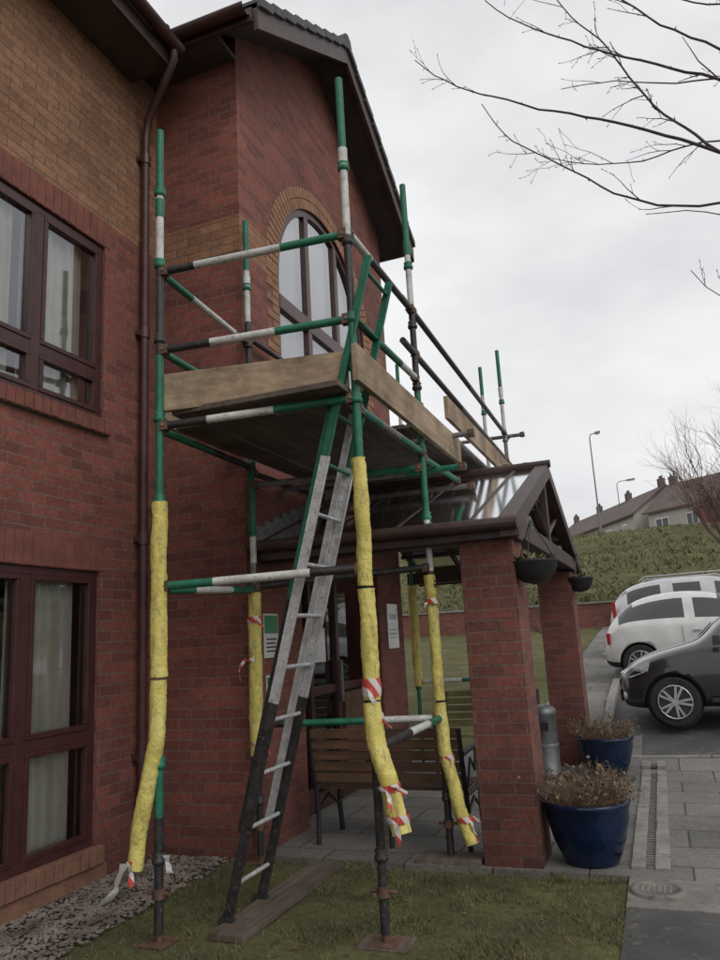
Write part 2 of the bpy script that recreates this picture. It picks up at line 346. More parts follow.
# ---------------------------------------------------------------- building
B=E('brick_care_home')
XL=-3.70; XB=-2.87; YS=5.02; YE=8.72
mb=MB()
WY0,WY1=1.95,4.36
def quadx(x,y0,y1,z0,z1,k): mb.add([(x,y0,z0),(x,y1,z0),(x,y1,z1),(x,y0,z1)],[(0,1,2,3)],k)
for y0,y1,zs in ((-4,WY0,[(0,6.5)]),(WY0,WY1,[(0,.24),(2.07,3.2),(4.62,6.5)]),(WY1,YS,[(0,6.5)])):
    for z0,z1 in zs: quadx(XL,y0,y1,z0,z1,'brickL')
for z0,z1 in ((.24,2.07),(3.2,4.62)):
    d=.10
    mb.add([(XL,WY1,z0),(XL-d,WY1,z0),(XL-d,WY1,z1),(XL,WY1,z1)],[(0,1,2,3)],'brickL')
    mb.add([(XL,WY0,z1),(XL,WY1,z1),(XL-d,WY1,z1),(XL-d,WY0,z1)],[(0,1,2,3)],'frame')
mb.add([(XL,YS,0),(XB,YS,0),(XB,YS,6.82),(XL,YS,6.82)],[(0,1,2,3)],'brick')
CY=6.8; AR=1.1; ZC=4.83; SILL=3.5; DY0,DY1,DZ=5.95,7.9,2.18
def topz(y): return 7.97-.63*abs(y-CY)-.03
def arc(y): return ZC+math.sqrt(max(0,AR*AR-(y-CY)**2))
br=sorted(set([YS,YE,DY0,DY1,CY]+[CY-AR*math.cos(math.pi*i/32) for i in range(33)]+[5.3,8.2]))
for a,b2 in zip(br,br[1:]):
    c=(a+b2)/2; st=DZ if DY0<c<DY1 else 0
    if abs(c-CY)<AR:
        mb.add([(XB,a,st),(XB,b2,st),(XB,b2,SILL),(XB,a,SILL)],[(0,1,2,3)],'brick')
        mb.add([(XB,a,arc(a)),(XB,b2,arc(b2)),(XB,b2,topz(b2)),(XB,a,topz(a))],[(0,1,2,3)],'brick')
        mb.add([(XB,a,arc(a)),(XB-.1,a,arc(a)),(XB-.1,b2,arc(b2)),(XB,b2,arc(b2))],[(0,1,2,3)],'frame')
    else: mb.add([(XB,a,st),(XB,b2,st),(XB,b2,topz(b2)),(XB,a,topz(a))],[(0,1,2,3)],'brick')
for y in (CY-AR,CY+AR): mb.add([(XB,y,SILL),(XB-.1,y,SILL),(XB-.1,y,ZC),(XB,y,ZC)],[(0,1,2,3)],'brick')
mb.add([(XB,CY-AR,SILL),(XB,CY+AR,SILL),(XB-.1,CY+AR,SILL),(XB-.1,CY-AR,SILL)],[(0,1,2,3)],'tan')
for y in (DY0,DY1): mb.add([(XB,y,0),(XB-.25,y,0),(XB-.25,y,DZ),(XB,y,DZ)],[(0,1,2,3)],'brick')
mb.add([(XB,DY0,DZ),(XB,DY1,DZ),(XB-.25,DY1,DZ),(XB-.25,DY0,DZ)],[(0,1,2,3)],'trim')
mb.add([(XB,YE,0),(-14,YE,0),(-14,YE,6.72),(XB,YE,6.72)],[(0,1,2,3)],'brick')
mb.add([(-14,-4,0),(-14,YE,0),(-14,YE,6.5),(-14,-4,6.5)],[(0,3,2,1)],'brickL')
mb.add([(XL,-4,0),(-14,-4,0),(-14,-4,6.5),(XL,-4,6.5)],[(0,3,2,1)],'brickL')
mb.build('walls',B)
mb=MB(); R.seed(5)
n=50
for i in range(n):
    a0=math.pi*i/n+.006; a1=math.pi*(i+1)/n-.006
    for r0,r1 in ((AR+.002,AR+.105),(AR+.115,AR+.22)):
        P=[(CY-r*math.cos(a),ZC+r*math.sin(a)) for r,a in ((r0,a0),(r1,a0),(r1,a1),(r0,a1))]
        vs=[(XB-.02,y,z) for y,z in P]+[(XB+.008,y,z) for y,z in P]
        mb.add(vs,[(4,5,6,7),(0,1,5,4),(1,2,6,5),(2,3,7,6),(3,0,4,7)],'tan')
for side in (-1,1):
    for i in range(18):
        z0=SILL+i*.075; y0=CY+side*(AR+.002); w=.22 if i%2 else .11
        mb.box(XB-.02,XB+.007,min(y0,y0+side*w),max(y0,y0+side*w),z0+.004,z0+.071,'tan')
for i in range(32):
    y0=CY-AR-.12+i*.0765; mb.box(XB-.1,XB+.04,y0+.004,y0+.072,SILL-.11,SILL-.004,'tan')
for zt,k in ((.245,'sillb'),(3.205,'redb')):
    for i in range(33):
        y0=WY0-.06+i*.0765; dx=R.uniform(-.003,.003); mb.box(XL-.09,XL+.045+dx,y0+.004,y0+.072,zt-.115,zt-.006,k)
    mb.box(XL-.095,XL+.035,WY0-.06,WY0-.06+33*.0765,zt-.12,zt-.012,'mort')
for zt in (2.075,4.625):
    for i in range(33):
        y0=WY0-.06+i*.0765; mb.box(XL-.02,XL+.006+R.uniform(-.002,.002),y0+.004,y0+.072,zt,zt+.215,'redb')
mb.build('brick_trim',B,bevel=.003)
mb=MB(); mb.box(XL,XL+.02,-4,WY1+.1,0,.12,'sillb'); mb.build('plinth',B)
def winrect(z0,z1,tr,nm,gl,bk):
    mb=MB(); x=XL-.05; f=.055
    mb.box(x-.03,x+.03,WY0,WY1,z0,z0+f,'frame');mb.box(x-.03,x+.03,WY0,WY1,z1-f,z1,'frame')
    for y in (WY1-f,): mb.box(x-.03,x+.03,y,y+f,z0+f,z1-f,'frame')
    mull=[WY0+.02,2.55,3.12,3.66]
    for y in mull: mb.box(x-.032,x+.032,y,y+.085,z0+f,z1-f,'frame')
    ed=[y+.085 for y in mull]; en=mull[1:]+[WY1-f]
    for a,b2 in zip(ed,en):
        mb.box(x-.03,x+.03,a,b2,tr,tr+.075,'frame')
        for za,zb in ((z0+f,tr),(tr+.075,z1-f)):
            g=.035
            mb.box(x-.01,x+.038,a,b2,za,za+g,'frame');mb.box(x-.01,x+.038,a,b2,zb-g,zb,'frame')
            mb.box(x-.01,x+.038,a,a+g,za+g,zb-g,'frame');mb.box(x-.01,x+.038,b2-g,b2,za+g,zb-g,'frame')
    mb.build(nm+'_frame',B,bevel=.004)
    mb=MB(); mb.add([(x+.005,WY0,z0),(x+.005,WY1,z0),(x+.005,WY1,z1),(x+.005,WY0,z1)],[(0,1,2,3)],gl); mb.build(nm+'_glass',B)
    mb=MB(); vs=[];n=300
    for i in range(n):
        y=WY0+(WY1-WY0)*i/(n-1); ph=y*2*math.pi/.095
        xx=XL-.135+.020*math.sin(ph+1.2*math.sin(y*5)); vs+=[(xx,y,z0-.1),(xx+.01*math.sin(y*31),y,z1+.05)]
    gap=(lambda i: 198<i<209 or 285<i<290 or 60<i<75)
    mb.add(vs,[(2*i,2*i+2,2*i+3,2*i+1) for i in range(n-1) if not gap(i)],bk,True)
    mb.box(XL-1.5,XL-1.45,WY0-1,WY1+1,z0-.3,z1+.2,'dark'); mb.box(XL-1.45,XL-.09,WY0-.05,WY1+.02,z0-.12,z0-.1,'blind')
    mb.build(nm+'_blind',B)
winrect(.24,2.07,.92,'lower_window','glass','blind'); winrect(3.2,4.62,3.52,'upper_window','glassU','blind')
mb=MB(); x=XB-.05
def archframe(r0,r1,xa,xb):
    n=40
    for i in range(n):
        a0=math.pi*i/n;a1=math.pi*(i+1)/n
        P=[(CY-r*math.cos(a),ZC+r*math.sin(a)) for r,a in ((r0,a0),(r1,a0),(r1,a1),(r0,a1))]
        vs=[(xa,y,z) for y,z in P]+[(xb,y,z) for y,z in P]
        mb.add(vs,[(4,5,6,7),(0,3,7,4),(1,2,6,5)],'frame')
archframe(AR-.07,AR,x-.03,x+.03)
mb.box(x-.03,x+.03,CY-AR,CY-AR+.07,SILL,ZC,'frame');mb.box(x-.03,x+.03,CY+AR-.07,CY+AR,SILL,ZC,'frame')
mb.box(x-.03,x+.03,CY-AR+.07,CY+AR-.07,SILL,SILL+.07,'frame')
for y in (6.38,7.13): mb.box(x-.031,x+.031,y,y+.09,SILL+.07,ZC+math.sqrt(AR*AR-(y-CY)**2)-.04,'frame')
mb.box(x-.028,x+.035,CY-AR+.07,CY+AR-.07,4.52,4.66,'frame')
mb.box(x-.028,x+.028,CY-AR+.07,CY+AR-.07,3.98,4.03,'frame')
mb.build('arch_window_frame',B,bevel=.004)
mb=MB(); P=[(CY-(AR-.02)*math.cos(math.pi*i/32),ZC+(AR-.02)*math.sin(math.pi*i/32)) for i in range(33)]
P=[(CY-AR+.02,SILL)]+P+[(CY+AR-.02,SILL)]
mb.add([(x,y,z) for y,z in P],[tuple(range(len(P)))[::-1]],'glassA')
mb.build('arch_window_glass',B)
mb=MB(); vs=[];n=220
for i in range(n):
    y=CY-AR-.1+(2*AR+.2)*i/(n-1); xx=XB-.14+.015*math.sin(y*2*math.pi/.11); vs+=[(xx,y,SILL-.1),(xx,y,6.1)]
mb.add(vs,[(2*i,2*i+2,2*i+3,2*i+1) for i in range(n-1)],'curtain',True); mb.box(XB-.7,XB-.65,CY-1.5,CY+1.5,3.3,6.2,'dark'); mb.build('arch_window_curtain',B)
mb=MB(); x=XB-.2
for y in (DY0,6.42,7.05,7.83): mb.box(x-.03,x+.04,y,y+.07,0,DZ,'frame')
for a,b2 in ((DY0+.07,6.42),(6.49,7.05),(7.12,7.83)):
    mb.box(x-.025,x+.035,a,b2,DZ-.08,DZ,'frame');mb.box(x-.025,x+.035,a,b2,.02,.22,'frame');mb.box(x-.02,x+.03,a,b2,1.0,1.08,'frame')
mb.box(x-.02,x+.045,7.2,7.75,.25,.98,'slatX')
mb.box(x+.05,x+.08,7.06,7.10,.9,1.3,'steel')
mb.build('entrance_door',B,bevel=.005)
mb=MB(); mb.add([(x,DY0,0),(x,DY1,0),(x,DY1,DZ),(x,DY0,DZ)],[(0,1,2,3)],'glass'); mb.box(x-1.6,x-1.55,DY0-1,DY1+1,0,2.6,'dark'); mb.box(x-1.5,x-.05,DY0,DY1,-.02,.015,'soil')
mb.box(x-.6,x-.3,6.1,6.35,.3,1.5,'curtain'); mb.box(x+.003,x+.006,6.6,6.85,1.3,1.62,'sign'); mb.build('door_glass',B)
mb=MB()
sl=.63; XF=-2.47
def rz(y,o=0): return 7.97-sl*abs(y-CY)+o
ya,yb=4.70,8.98
for s,ye in ((-1,ya),(1,yb)):
    a=(XF,CY,rz(CY)); b2=(XF,ye,rz(ye)); c=(-9,ye,rz(ye)); d=(-9,CY,rz(CY))
    t=V((0,0,.07))
    vs=[V(p) for p in (a,b2,c,d)]+[V(p)+t for p in (a,b2,c,d)]
    mb.add(vs,[(0,1,2,3),(4,7,6,5),(0,4,5,1),(1,5,6,2)],'tile')
    n=9
    for i in range(n):
        y0=CY+(ye-CY)*i/n; y1=CY+(ye-CY)*(i+1)/n; z0=rz(y0)+.07;z1=rz(y1)+.07
        vs=[(XF-.16,y0,z0+.005),(XF+.035,y0,z0+.005),(XF+.035,y1,z1+.035),(XF-.16,y1,z1+.035),(XF-.16,y0,z0-.08),(XF+.035,y0,z0-.08),(XF+.035,y1,z1-.05),(XF-.16,y1,z1-.05)]
        mb.add(vs,[(0,1,2,3),(0,4,5,1),(1,5,6,2),(2,6,7,3),(4,7,6,5),(0,3,7,4)],'tile')
    for i in range(14):
        y0=CY+(ye-CY)*i/14; y1=CY+(ye-CY)*(i+1)/14
        vs=[(XF-.16,y0,rz(y0)+.08),(XF-.16,y1,rz(y1)+.105),(-9,y1,rz(y1)+.105),(-9,y0,rz(y0)+.08),(XF-.16,y1,rz(y1)+.07),(-9,y1,rz(y1)+.07)]
        mb.add(vs,[(0,1,2,3),(1,4,5,2)],'tile')
for i in range(14):
    xa=XF-.45*i+.03; mb.tube([(xa,CY,8.04),(xa-.44,CY,8.04)],[.1,.09],'tile',8)
mb.build('bay_roof',B)
mb=MB()
for s,ye in ((-1,ya),(1,yb)):
    a0,b0=rz(CY)-.002,rz(ye)-.002
    for x0,x1,dz,k in ((XF-.035,XF+.005,.19,'trim'),(XB-.02,XF-.035,.05,'soffit')):
        vs=[(x0,CY,a0),(x1,CY,a0),(x1,ye,b0),(x0,ye,b0),(x0,CY,a0-dz),(x1,CY,a0-dz),(x1,ye,b0-dz),(x0,ye,b0-dz)]
        mb.add(vs,[(0,3,2,1),(4,5,6,7),(0,1,5,4),(1,2,6,5),(2,3,7,6),(3,0,4,7)],k)
for y0,y1 in ((ya,YS-.003),(YE+.003,yb)):
    mb.box(-9,XB-.003,y0,y1,6.56,6.60,'soffit')
mb.box(-9,XF-.04,ya-.03,ya,6.53,6.66,'trim'); mb.box(-9,XF-.04,yb,yb+.03,6.53,6.66,'trim')
mb.build('bargeboards',B)
mb=MB()
mb.box(XL+.004,XL+.40,-4,4.66,6.34,6.38,'soffit'); mb.box(XL+.40,XL+.43,-4,4.66,6.32,6.50,'trim')
n=10
gut=[(math.cos(math.pi*i/n)*.06,-math.sin(math.pi*i/n)*.06) for i in range(n+1)]
vs=[(XL+.495+a,y,6.50+b2) for y in (-4,4.66) for a,b2 in gut]
mb.add(vs,[(i,i+1,n+2+i,n+1+i) for i in range(n)],'pipe',True)
mb.add([(XL+.42,-4,6.5),(XL+.42,4.66,6.5),(-9,4.66,9.6),(-9,-4,9.6)],[(0,1,2,3)],'tile')
for i in range(17):
    y=-4+i*.53
    mb.tube([(XL+.5,y,6.56),(XL-1.5,y,7.75)],.03,'tile',6)
vs=[(x,ya-.09+a,6.62+b2) for x in (-9,XF-.06) for a,b2 in gut]
mb.add(vs,[(i,i+1,n+2+i,n+1+i) for i in range(n)],'pipe',True)
mb.build('eaves_and_gutters',B)
mb=MB()
mb.tube([(-3.22,4.60,6.5),(-3.22,4.60,6.36),(-3.40,4.68,6.2),(-3.60,4.76,6.02),(-3.64,4.78,5.85),(-3.64,4.78,0.02)],.034,'pipe',14)
for z in (.7,2.3,4.0,5.6): mb.tube([(-3.64,4.78,z),(-3.64,4.78,z+.09)],.044,'pipe',14); mb.box(-3.70,-3.64,4.73,4.83,z+.02,z+.06,'pipe')
mb.build('downpipe',B)
# ---------------------------------------------------------------- porch
P_=E('entrance_porch'); mb=MB()
PX=-.84; EY0,EY1=5.12,9.48; EZ=2.25; RY=7.3; RZ=3.03
for y0 in (5.2,8.84):
    mb.box(-1.26,-.88,y0,y0+.40,-.05,2.12,'brickP',.004)
mb.build('brick_piers',P_)
mb=MB()
mb.box(XB,PX,EY0+.12,EY0+.30,2.12,2.26,'trim'); mb.box(XB,PX,EY1-.48,EY1-.30,2.12,2.26,'trim')
mb.box(PX-.12,PX,EY0+.30,EY1-.48,2.14,2.28,'trim')
mb.box(XB,PX+.03,EY0-.03,EY0,2.12,2.24,'trim'); mb.box(XB,PX+.03,EY1,EY1+.03,2.12,2.24,'trim')
mb.box(PX-.09,PX-.03,RY-.05,RY+.05,2.28,RZ-.06,'trim')
def rafter(x0,x1,dz,k,up=0):
    for ye in (EY0-.06,EY1+.06):
        vs=[]
        for (y,z) in ((RY,RZ+up),(ye,EZ-.02+up)):
            for x in (x0,x1):
                for q in (0,-dz): vs.append((x,y,z+q))
        mb.add(vs,[(0,2,6,4),(1,5,7,3),(0,4,5,1),(2,3,7,6),(4,6,7,5)],k)
rafter(PX-.10,PX+.02,.14,'trim',.03)
xr=XB+.03
while xr<PX-.2:
    rafter(xr,xr+.032,.05,'trim',.015); xr+=.56
for f in (.36,.7):
    for ye in (EY0,EY1):
        y=RY+(ye-RY)*f; z=RZ+(EZ-RZ)*f; mb.box(XB,PX-.1,y-.02,y+.02,z-.06,z-.012,'trim')
        if f<.5: mb.tube([(PX-.06,RY,2.36),(PX-.06,RY+(ye-RY)*.45,RZ+(EZ-RZ)*.45)],.025,'trim',4)
mb.tube([(XB,RY,RZ+.03),(PX+.04,RY,RZ+.03)],.04,'trim',8)
mb.tube([(XB,EY0-.075,2.23),(PX+.03,EY0-.075,2.21)],.045,'trim',10)
mb.build('porch_frame',P_,bevel=.004)
mb=MB()
for ye,zz in ((EY0-.05,EZ-.01),(EY1+.05,EZ-.01)):
    mb.add([(XB,RY,RZ+.004),(PX,RY,RZ+.004),(PX,ye,zz+.004),(XB,ye,zz+.004)],[(0,1,2,3)],'glassroof')
mb.build('roof_glazing',P_)
mb=MB()
for i in range(14):
    y=EY0+i*.155; z=EZ+(RZ-EZ)*(y-EY0)/(RY-EY0); mb.box(XB+.003,XB+.03,y,y+.15,z,z+.16,'steel')
mb.build('lead_flashing',P_)
def basket(x,y,z,ztop,seed):
    R.seed(seed); e=E('hanging_basket'); mb=MB()
    r=.16; prof=[(.02,-.15),(.09,-.13),(.14,-.07),(r,0),(r+.008,.012),(r-.012,.012),(r-.02,-.01)]
    mb.lathe((x,y,z),prof,'iron',18)
    mb.lathe((x,y,z-.01),[(0,.02),(r-.02,.0)],'soil',14)
    for i in range(3):
        a=i*2.09+.4; mb.tube([(x+r*math.cos(a),y+r*math.sin(a),z),(x,y,z+.3)],.004,'iron',5)
    mb.tube([(x,y,z+.3),(x,y,ztop)],.005,'iron',5)
    mb.build('bowl',e); mb=MB()
    for i in range(150):
        a=R.random()*6.28; q=R.random()*.15; p=V((x+q*math.cos(a),y+q*math.sin(a),z+R.uniform(0,.03))); d=V((R.gauss(0,.035),R.gauss(0,.035),R.uniform(-.01,.05)))
        w=V((R.gauss(0,.008),R.gauss(0,.008),R.gauss(0,.006))); mb.add([p,p+d*.5+w,p+d,p+d*.5-w],[(0,1,2,3)],'leafd' if R.random()<.5 else 'twig')
    mb.build('foliage',e)
basket(-.76,5.30,1.95,2.2,1); basket(-.80,8.95,2.03,2.25,2)
def sign(y,z,w,h,kind):
    e=E('notice_sign'); mb=MB(); x=XB+.004
    mb.box(x,x+.008,y-w/2,y+w/2,z-h/2,z+h/2,'sign',.002)
    if kind: mb.box(x+.008,x+.0095,y-w/2+.01,y+w/2-.01,z+h*.05,z+h/2-.015,'signg')
    else: 
        mb.box(x+.008,x+.0095,y-w*.3,y+w*.3,z+h*.15,z+h*.27,'ink')
    for i in range(4 if kind else 3):
        zz=z-h*.08-i*h*.09; mb.box(x+.008,x+.0095,y-w*.36,y+w*(.36-.1*(i%2)),zz-.006,zz+.006,'ink')
    mb.build('panel',e)
sign(5.36,1.56,.24,.34,1); sign(8.32,1.62,.36,.5,0); sign(5.36,1.18,.2,.16,1)
# ---------------------------------------------------------------- scaffold
SC=E('scaffolding'); mb=MB()
poles=dict(A=(-2.63,3.6,4.8),B=(-1.47,3.87,4.98),C=(-2.80,5.0,4.95),D=(-1.50,5.27,5.07),F=(-1.53,9.25,5.05),G=(-2.80,8.95,5.0),E=(-1.84,9.62,5.0))
C3={'A':[(0,.62,'black'),(.62,3.25,'green'),(3.25,3.85,'black'),(3.85,4.33,'white'),(4.33,4.8,'green')],
'B':[(0,.95,'black'),(.95,3.38,'green'),(3.38,3.86,'black'),(3.86,4.42,'white'),(4.42,4.98,'green')],
'C':[(0,1.2,'black'),(1.2,2.1,'green'),(1.95,2.3,'white'),(2.3,2.9,'green'),(2.9,4.05,'black'),(4.05,4.5,'white'),(4.5,4.95,'green')],
'D':[(0,1.7,'black'),(1.7,1.95,'rust'),(1.95,2.35,'white'),(2.35,3.3,'green'),(3.3,4.0,'black'),(4.0,4.5,'white'),(4.5,5.07,'green')],
'F':[(0,2.3,'green'),(2.3,3.9,'steel'),(3.9,4.55,'white'),(4.55,5.05,'green')],
'G':[(0,2.6,'green'),(2.6,3.9,'black'),(3.9,4.4,'white'),(4.4,5.0,'green')],
'E':[(0,3.5,'steel'),(3.5,4.6,'white'),(4.6,5.0,'green')]}
for n,(x,y,h) in poles.items():
    zg=.05
    for a,b2,k in C3[n]: mb.tube([(x,y,max(a,zg)),(x,y,b2)],.0243,k,14)
    for z in ((.42,.9,1.86,2.36,2.86,3.36,3.86,4.36)):
        k=[c for a,b2,c in C3[n] if a<=z<=b2][0]
        if k=='white': k='green'
        mb.tube([(x,y,z-.035),(x,y,z-.028),(x,y,z-.006),(x,y,z+.0),(x,y,z+.02),(x,y,z+.026)],[.029,.037,.037,.028,.036,.028],k,14)
    mb.tube([(x,y,h-.62),(x,y,h-.50)],.0295,'green' if n in 'AD' else 'white',14)
    mb.tube([(x,y,0.0),(x,y,.35)],.017,'rust',10); mb.box(x-.075,x+.075,y-.075,y+.075,.008,.018,'rust')
    mb.tube([(x,y,.22),(x,y,.27)],.034,'rust',8); mb.tube([(x-.07,y,.245),(x+.07,y,.245)],.01,'rust',6)
mb.build('standards',SC)
def PP(n,z): return V((poles[n][0],poles[n][1],z))
mb=MB()
def rail(p,q,segs,over=0.0):
    p=V(p);q=V(q); d=(q-p).normalized(); p=p-d*over;q=q+d*over; t=0
    for L,k in segs:
        a=p.lerp(q,t); b2=p.lerp(q,min(1,t+L)); mb.tube([a,b2],.0243,k,12); t+=L
    for e,sg in ((p+d*(over+.03),1),(q-d*(over+.03),-1)):
        s_=V((-d.y,d.x,0)); mb.obox(e,d*.026,s_*.026,V((0,0,.030)),'rust'); mb.tube([e-s_*.034,e+s_*.040],.009,'steel',6)
rail(PP('A',3.80),PP('B',3.90),[(.19,'black'),(.46,'white'),(.35,'green')])
rail(PP('A',3.28),PP('B',3.35),[(.27,'black'),(.34,'white'),(.39,'green')])
rail(PP('A',2.80),PP('B',2.86),[(.25,'black'),(.34,'white'),(.41,'green')])
rail(PP('A',1.85),PP('B',1.88),[(.27,'green'),(.47,'white'),(.26,'black')])
rail(PP('A',3.80),PP('C',3.86),[(.3,'green'),(.5,'white'),(.2,'black')])
rail(PP('A',3.28),PP('C',3.36),[(.4,'green'),(.6,'white')])
rail(PP('A',2.78),PP('C',2.84),[(.5,'green'),(.5,'black')])
rail(PP('A',1.83),PP('C',1.90),[(.3,'green'),(.4,'white'),(.3,'green')])
rail(PP('B',3.92),PP('D',3.98),[(.3,'white'),(.7,'black')])
rail(PP('B',3.36),PP('D',3.42),[(.25,'black'),(.45,'green'),(.3,'white')])
rail(PP('B',2.80),PP('D',2.84),[(.3,'green'),(.3,'steel'),(.4,'green')])
rail(PP('B',.93),PP('D',.93),[(.45,'black'),(.3,'white'),(.25,'green')])
rail(PP('C',.93),PP('D',.93),[(.15,'black'),(.45,'green'),(.4,'white')])
rail(PP('C',1.92),PP('D',1.98),[(.5,'black'),(.5,'black')])
rail(PP('C',2.70),PP('D',2.72),[(.5,'steel'),(.5,'green')])
rail(PP('D',3.98),PP('F',3.94),[(.5,'black'),(.5,'steel')],.25)
rail(PP('D',3.62),PP('F',3.58),[(.4,'black'),(.6,'steel')],.3)
rail(PP('D',3.20),PP('F',3.20),[(.4,'steel'),(.6,'steel')],.2)
rail(PP('D',2.80),(-1.5,6.35,2.81),[(1,'green')])
rail(PP('C',3.92),PP('G',3.94),[(.4,'black'),(.6,'steel')])
rail(PP('C',3.20),PP('G',3.20),[(.4,'black'),(.6,'steel')])
rail(PP('C',2.80),(-2.8,6.35,2.81),[(1,'black')])
for z in (3.14,3.52,3.92): rail((-2.95,9.30,z),(-1.30,9.36,z),[(.6,'steel'),(.4,'steel')])
rail(PP('F',.95),PP('G',.95),[(.6,'green'),(.4,'white')])
rail((-2.9,6.30,2.75),(-1.35,6.34,2.75),[(1,'steel')])
rail((-2.9,5.6,2.77),(-1.25,5.62,2.77),[(.7,'steel'),(.3,'green')])
rail((-2.9,6.05,3.14),(-1.25,6.05,3.14),[(1,'steel')]); rail((-2.9,7.6,3.14),(-1.25,7.6,3.14),[(1,'steel')])
mb.build('ledgers',SC)
mb=MB(); R.seed(9)
for i in range(5):
    x0=-2.76+i*.236
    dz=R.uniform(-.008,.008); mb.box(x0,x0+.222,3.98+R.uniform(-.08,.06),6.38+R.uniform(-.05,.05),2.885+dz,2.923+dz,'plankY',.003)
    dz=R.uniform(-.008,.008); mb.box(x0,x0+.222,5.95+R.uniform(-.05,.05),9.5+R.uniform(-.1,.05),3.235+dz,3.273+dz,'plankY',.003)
mb.box(-2.60,-1.5,3.68,3.88,2.885,2.92,'plankY',.003)
mb.build('platform_boards',SC)
mb=MB()
def toe(p,q,h,k,th=.018,z0=0):
    p=V(p);q=V(q);d=(q-p); s=V((-d.y,d.x,0)).normalized()*th; c=(p+q)/2+V((0,0,h/2)); mb.obox(c,d/2,s,V((0,0,h/2)),k)
toe((-2.66,3.635,2.90),(-1.52,3.90,2.93),.235,'boardX')
toe((-1.44,3.80,2.94),(-1.455,6.3,2.94),.225,'boardY'); toe((-1.46,5.98,3.28),(-1.48,9.2,3.28),.20,'boardY')
toe((-2.85,3.9,2.92),(-2.84,4.96,2.92),.2,'boardY')
mb.build('toe_boards',SC,bevel=.004)
mb=MB()
def foam(pts,r=.047,sd=0):
    R.seed(sd); pts=[V(p) for p in pts]; out=[];rs=[]
    for a,b2 in zip(pts,pts[1:]):
        n=max(3,int((b2-a).length/.014))
        for i in range(n): out.append(a.lerp(b2,i/n))
    out.append(pts[-1])
    for _ in range(6): out=[out[0]]+[(out[i-1]+out[i]*2+out[i+1])/4 for i in range(1,len(out)-1)]+[out[-1]]
    o2=[]
    for i,p in enumerate(out):
        o2.append(p+V((.008*noise.noise(V((i*.07,sd,0))),.006*noise.noise(V((i*.07,sd,5))),0)))
        crease=-.10*max(0,noise.noise(V((i*.6,sd,9)))-.25)*2
        rs.append(r*(1+.05*noise.noise(V((i*.08,sd,3)))+crease))
    J=lambda q:.10*noise.noise(V((q.x*26,q.y*26,q.z*7+sd)))+.09*noise.noise(V((q.x*60,q.y*60,q.z*55+sd)))
    mb.tube(o2,rs,'foam',26,True,J,'foamend')
a=poles['A']; foam([(a[0],a[1],2.34),(a[0]-.004,a[1],1.8),(a[0],a[1],1.35)],.046,1); foam([(a[0],a[1]-.005,1.335),(a[0]-.005,a[1]-.01,1.02),(a[0]-.045,a[1]-.05,.75),(a[0]-.10,a[1]-.08,.38)],.044,2)
a=poles['B']; foam([(a[0]-.01,a[1],2.50),(a[0]+.008,a[1]-.01,2.2),(a[0]-.004,a[1]-.01,1.78)],.042,3); foam([(a[0],a[1]-.01,1.765),(a[0]+.006,a[1]-.01,1.5),(a[0],a[1]-.01,1.18)],.045,4); foam([(a[0],a[1]-.02,1.165),(a[0]+.01,a[1]-.03,1.0),(a[0]+.08,a[1]-.06,.80),(a[0]+.15,a[1]-.09,.54)],.050,5)
a=poles['C']; foam([(a[0]+.01,a[1]-.01,1.88),(a[0],a[1]-.01,1.3),(a[0]-.01,a[1],.72)],.048,6)
a=poles['D']; foam([(a[0]-.01,a[1],1.92),(a[0],a[1]-.01,1.5),(a[0],a[1]-.01,1.05)],.040,7); foam([(a[0],a[1]-.02,1.035),(a[0]+.02,a[1]-.03,.7),(a[0]+.09,a[1]-.06,.4),(a[0]+.17,a[1]-.08,.14)],.045,8)
a=poles['F']; foam([(a[0],a[1],2.22),(a[0]+.01,a[1],1.6),(a[0]+.04,a[1],1.0),(a[0]+.05,a[1],.35)],.05,9)
a=poles['G']; foam([(a[0],a[1],2.1),(a[0],a[1],.9)],.055,10)
mb.build('foam_sleeves',SC)
mb=MB()
def strip(p,d,L,w,k,sd):
    R.seed(sd); pr=V(p); d=V(d).normalized(); wv=V((R.uniform(-.3,.3),.2,1)).normalized()*w; n=7
    if abs(d.z)>.7: wv=V((1,.3,0)).normalized()*w
    for i in range(n):
        nw=(wv.normalized()+V((R.gauss(0,.3),R.gauss(0,.3),R.gauss(0,.25)))).normalized()*w*R.uniform(.6,1.05); d=(d+V((R.gauss(0,.22),R.gauss(0,.22),-.10+R.gauss(0,.15)))).normalized(); q=pr+d*L/n
        mb.add([pr-wv,pr+wv,q+nw,q-nw],[(0,1,2,3)],k,True); pr=q; wv=nw
def tape(x,y,z,r=.053,h=.03,tail=.10,sd=0,nt=1):
    mb.tube([(x,y,z-.004),(x+.002,y,z+h*.5),(x,y,z+h)],[r,r*1.05,r],'tape',14,False,lambda q:.1*noise.noise(q*30))
    for j in range(nt):
        a=R.uniform(3.6,5.8)+j*.7; strip((x+r*math.cos(a),y+r*math.sin(a),z+h*.5),(math.cos(a)*.8,math.sin(a)*.4,-.5 if j==0 else .2),tail,.016,'tape',sd*7+j)
a=poles['B']; tape(a[0],a[1]-.01,1.20,.051,.09,.09,1); tape(a[0],a[1]-.01,1.08,.054,.025,.08,13); tape(a[0]+.09,a[1]-.07,.745,.057,.025,.16,2,2); tape(a[0]+.132,a[1]-.085,.60,.057,.03,.12,3)
a=poles['C']; tape(a[0],a[1]-.01,1.66,.054,.04,.12,4); tape(a[0]-.02,a[1]-.01,1.38,.055,.02,.17,5); tape(a[0],a[1],.80,.054,.02,.16,6)
a=poles['D']; tape(a[0],a[1]-.02,1.72,.047,.03,.07,7); tape(a[0]+.03,a[1]-.03,.66,.050,.03,.06,8); tape(a[0]+.13,a[1]-.07,.28,.051,.03,.15,9,2)
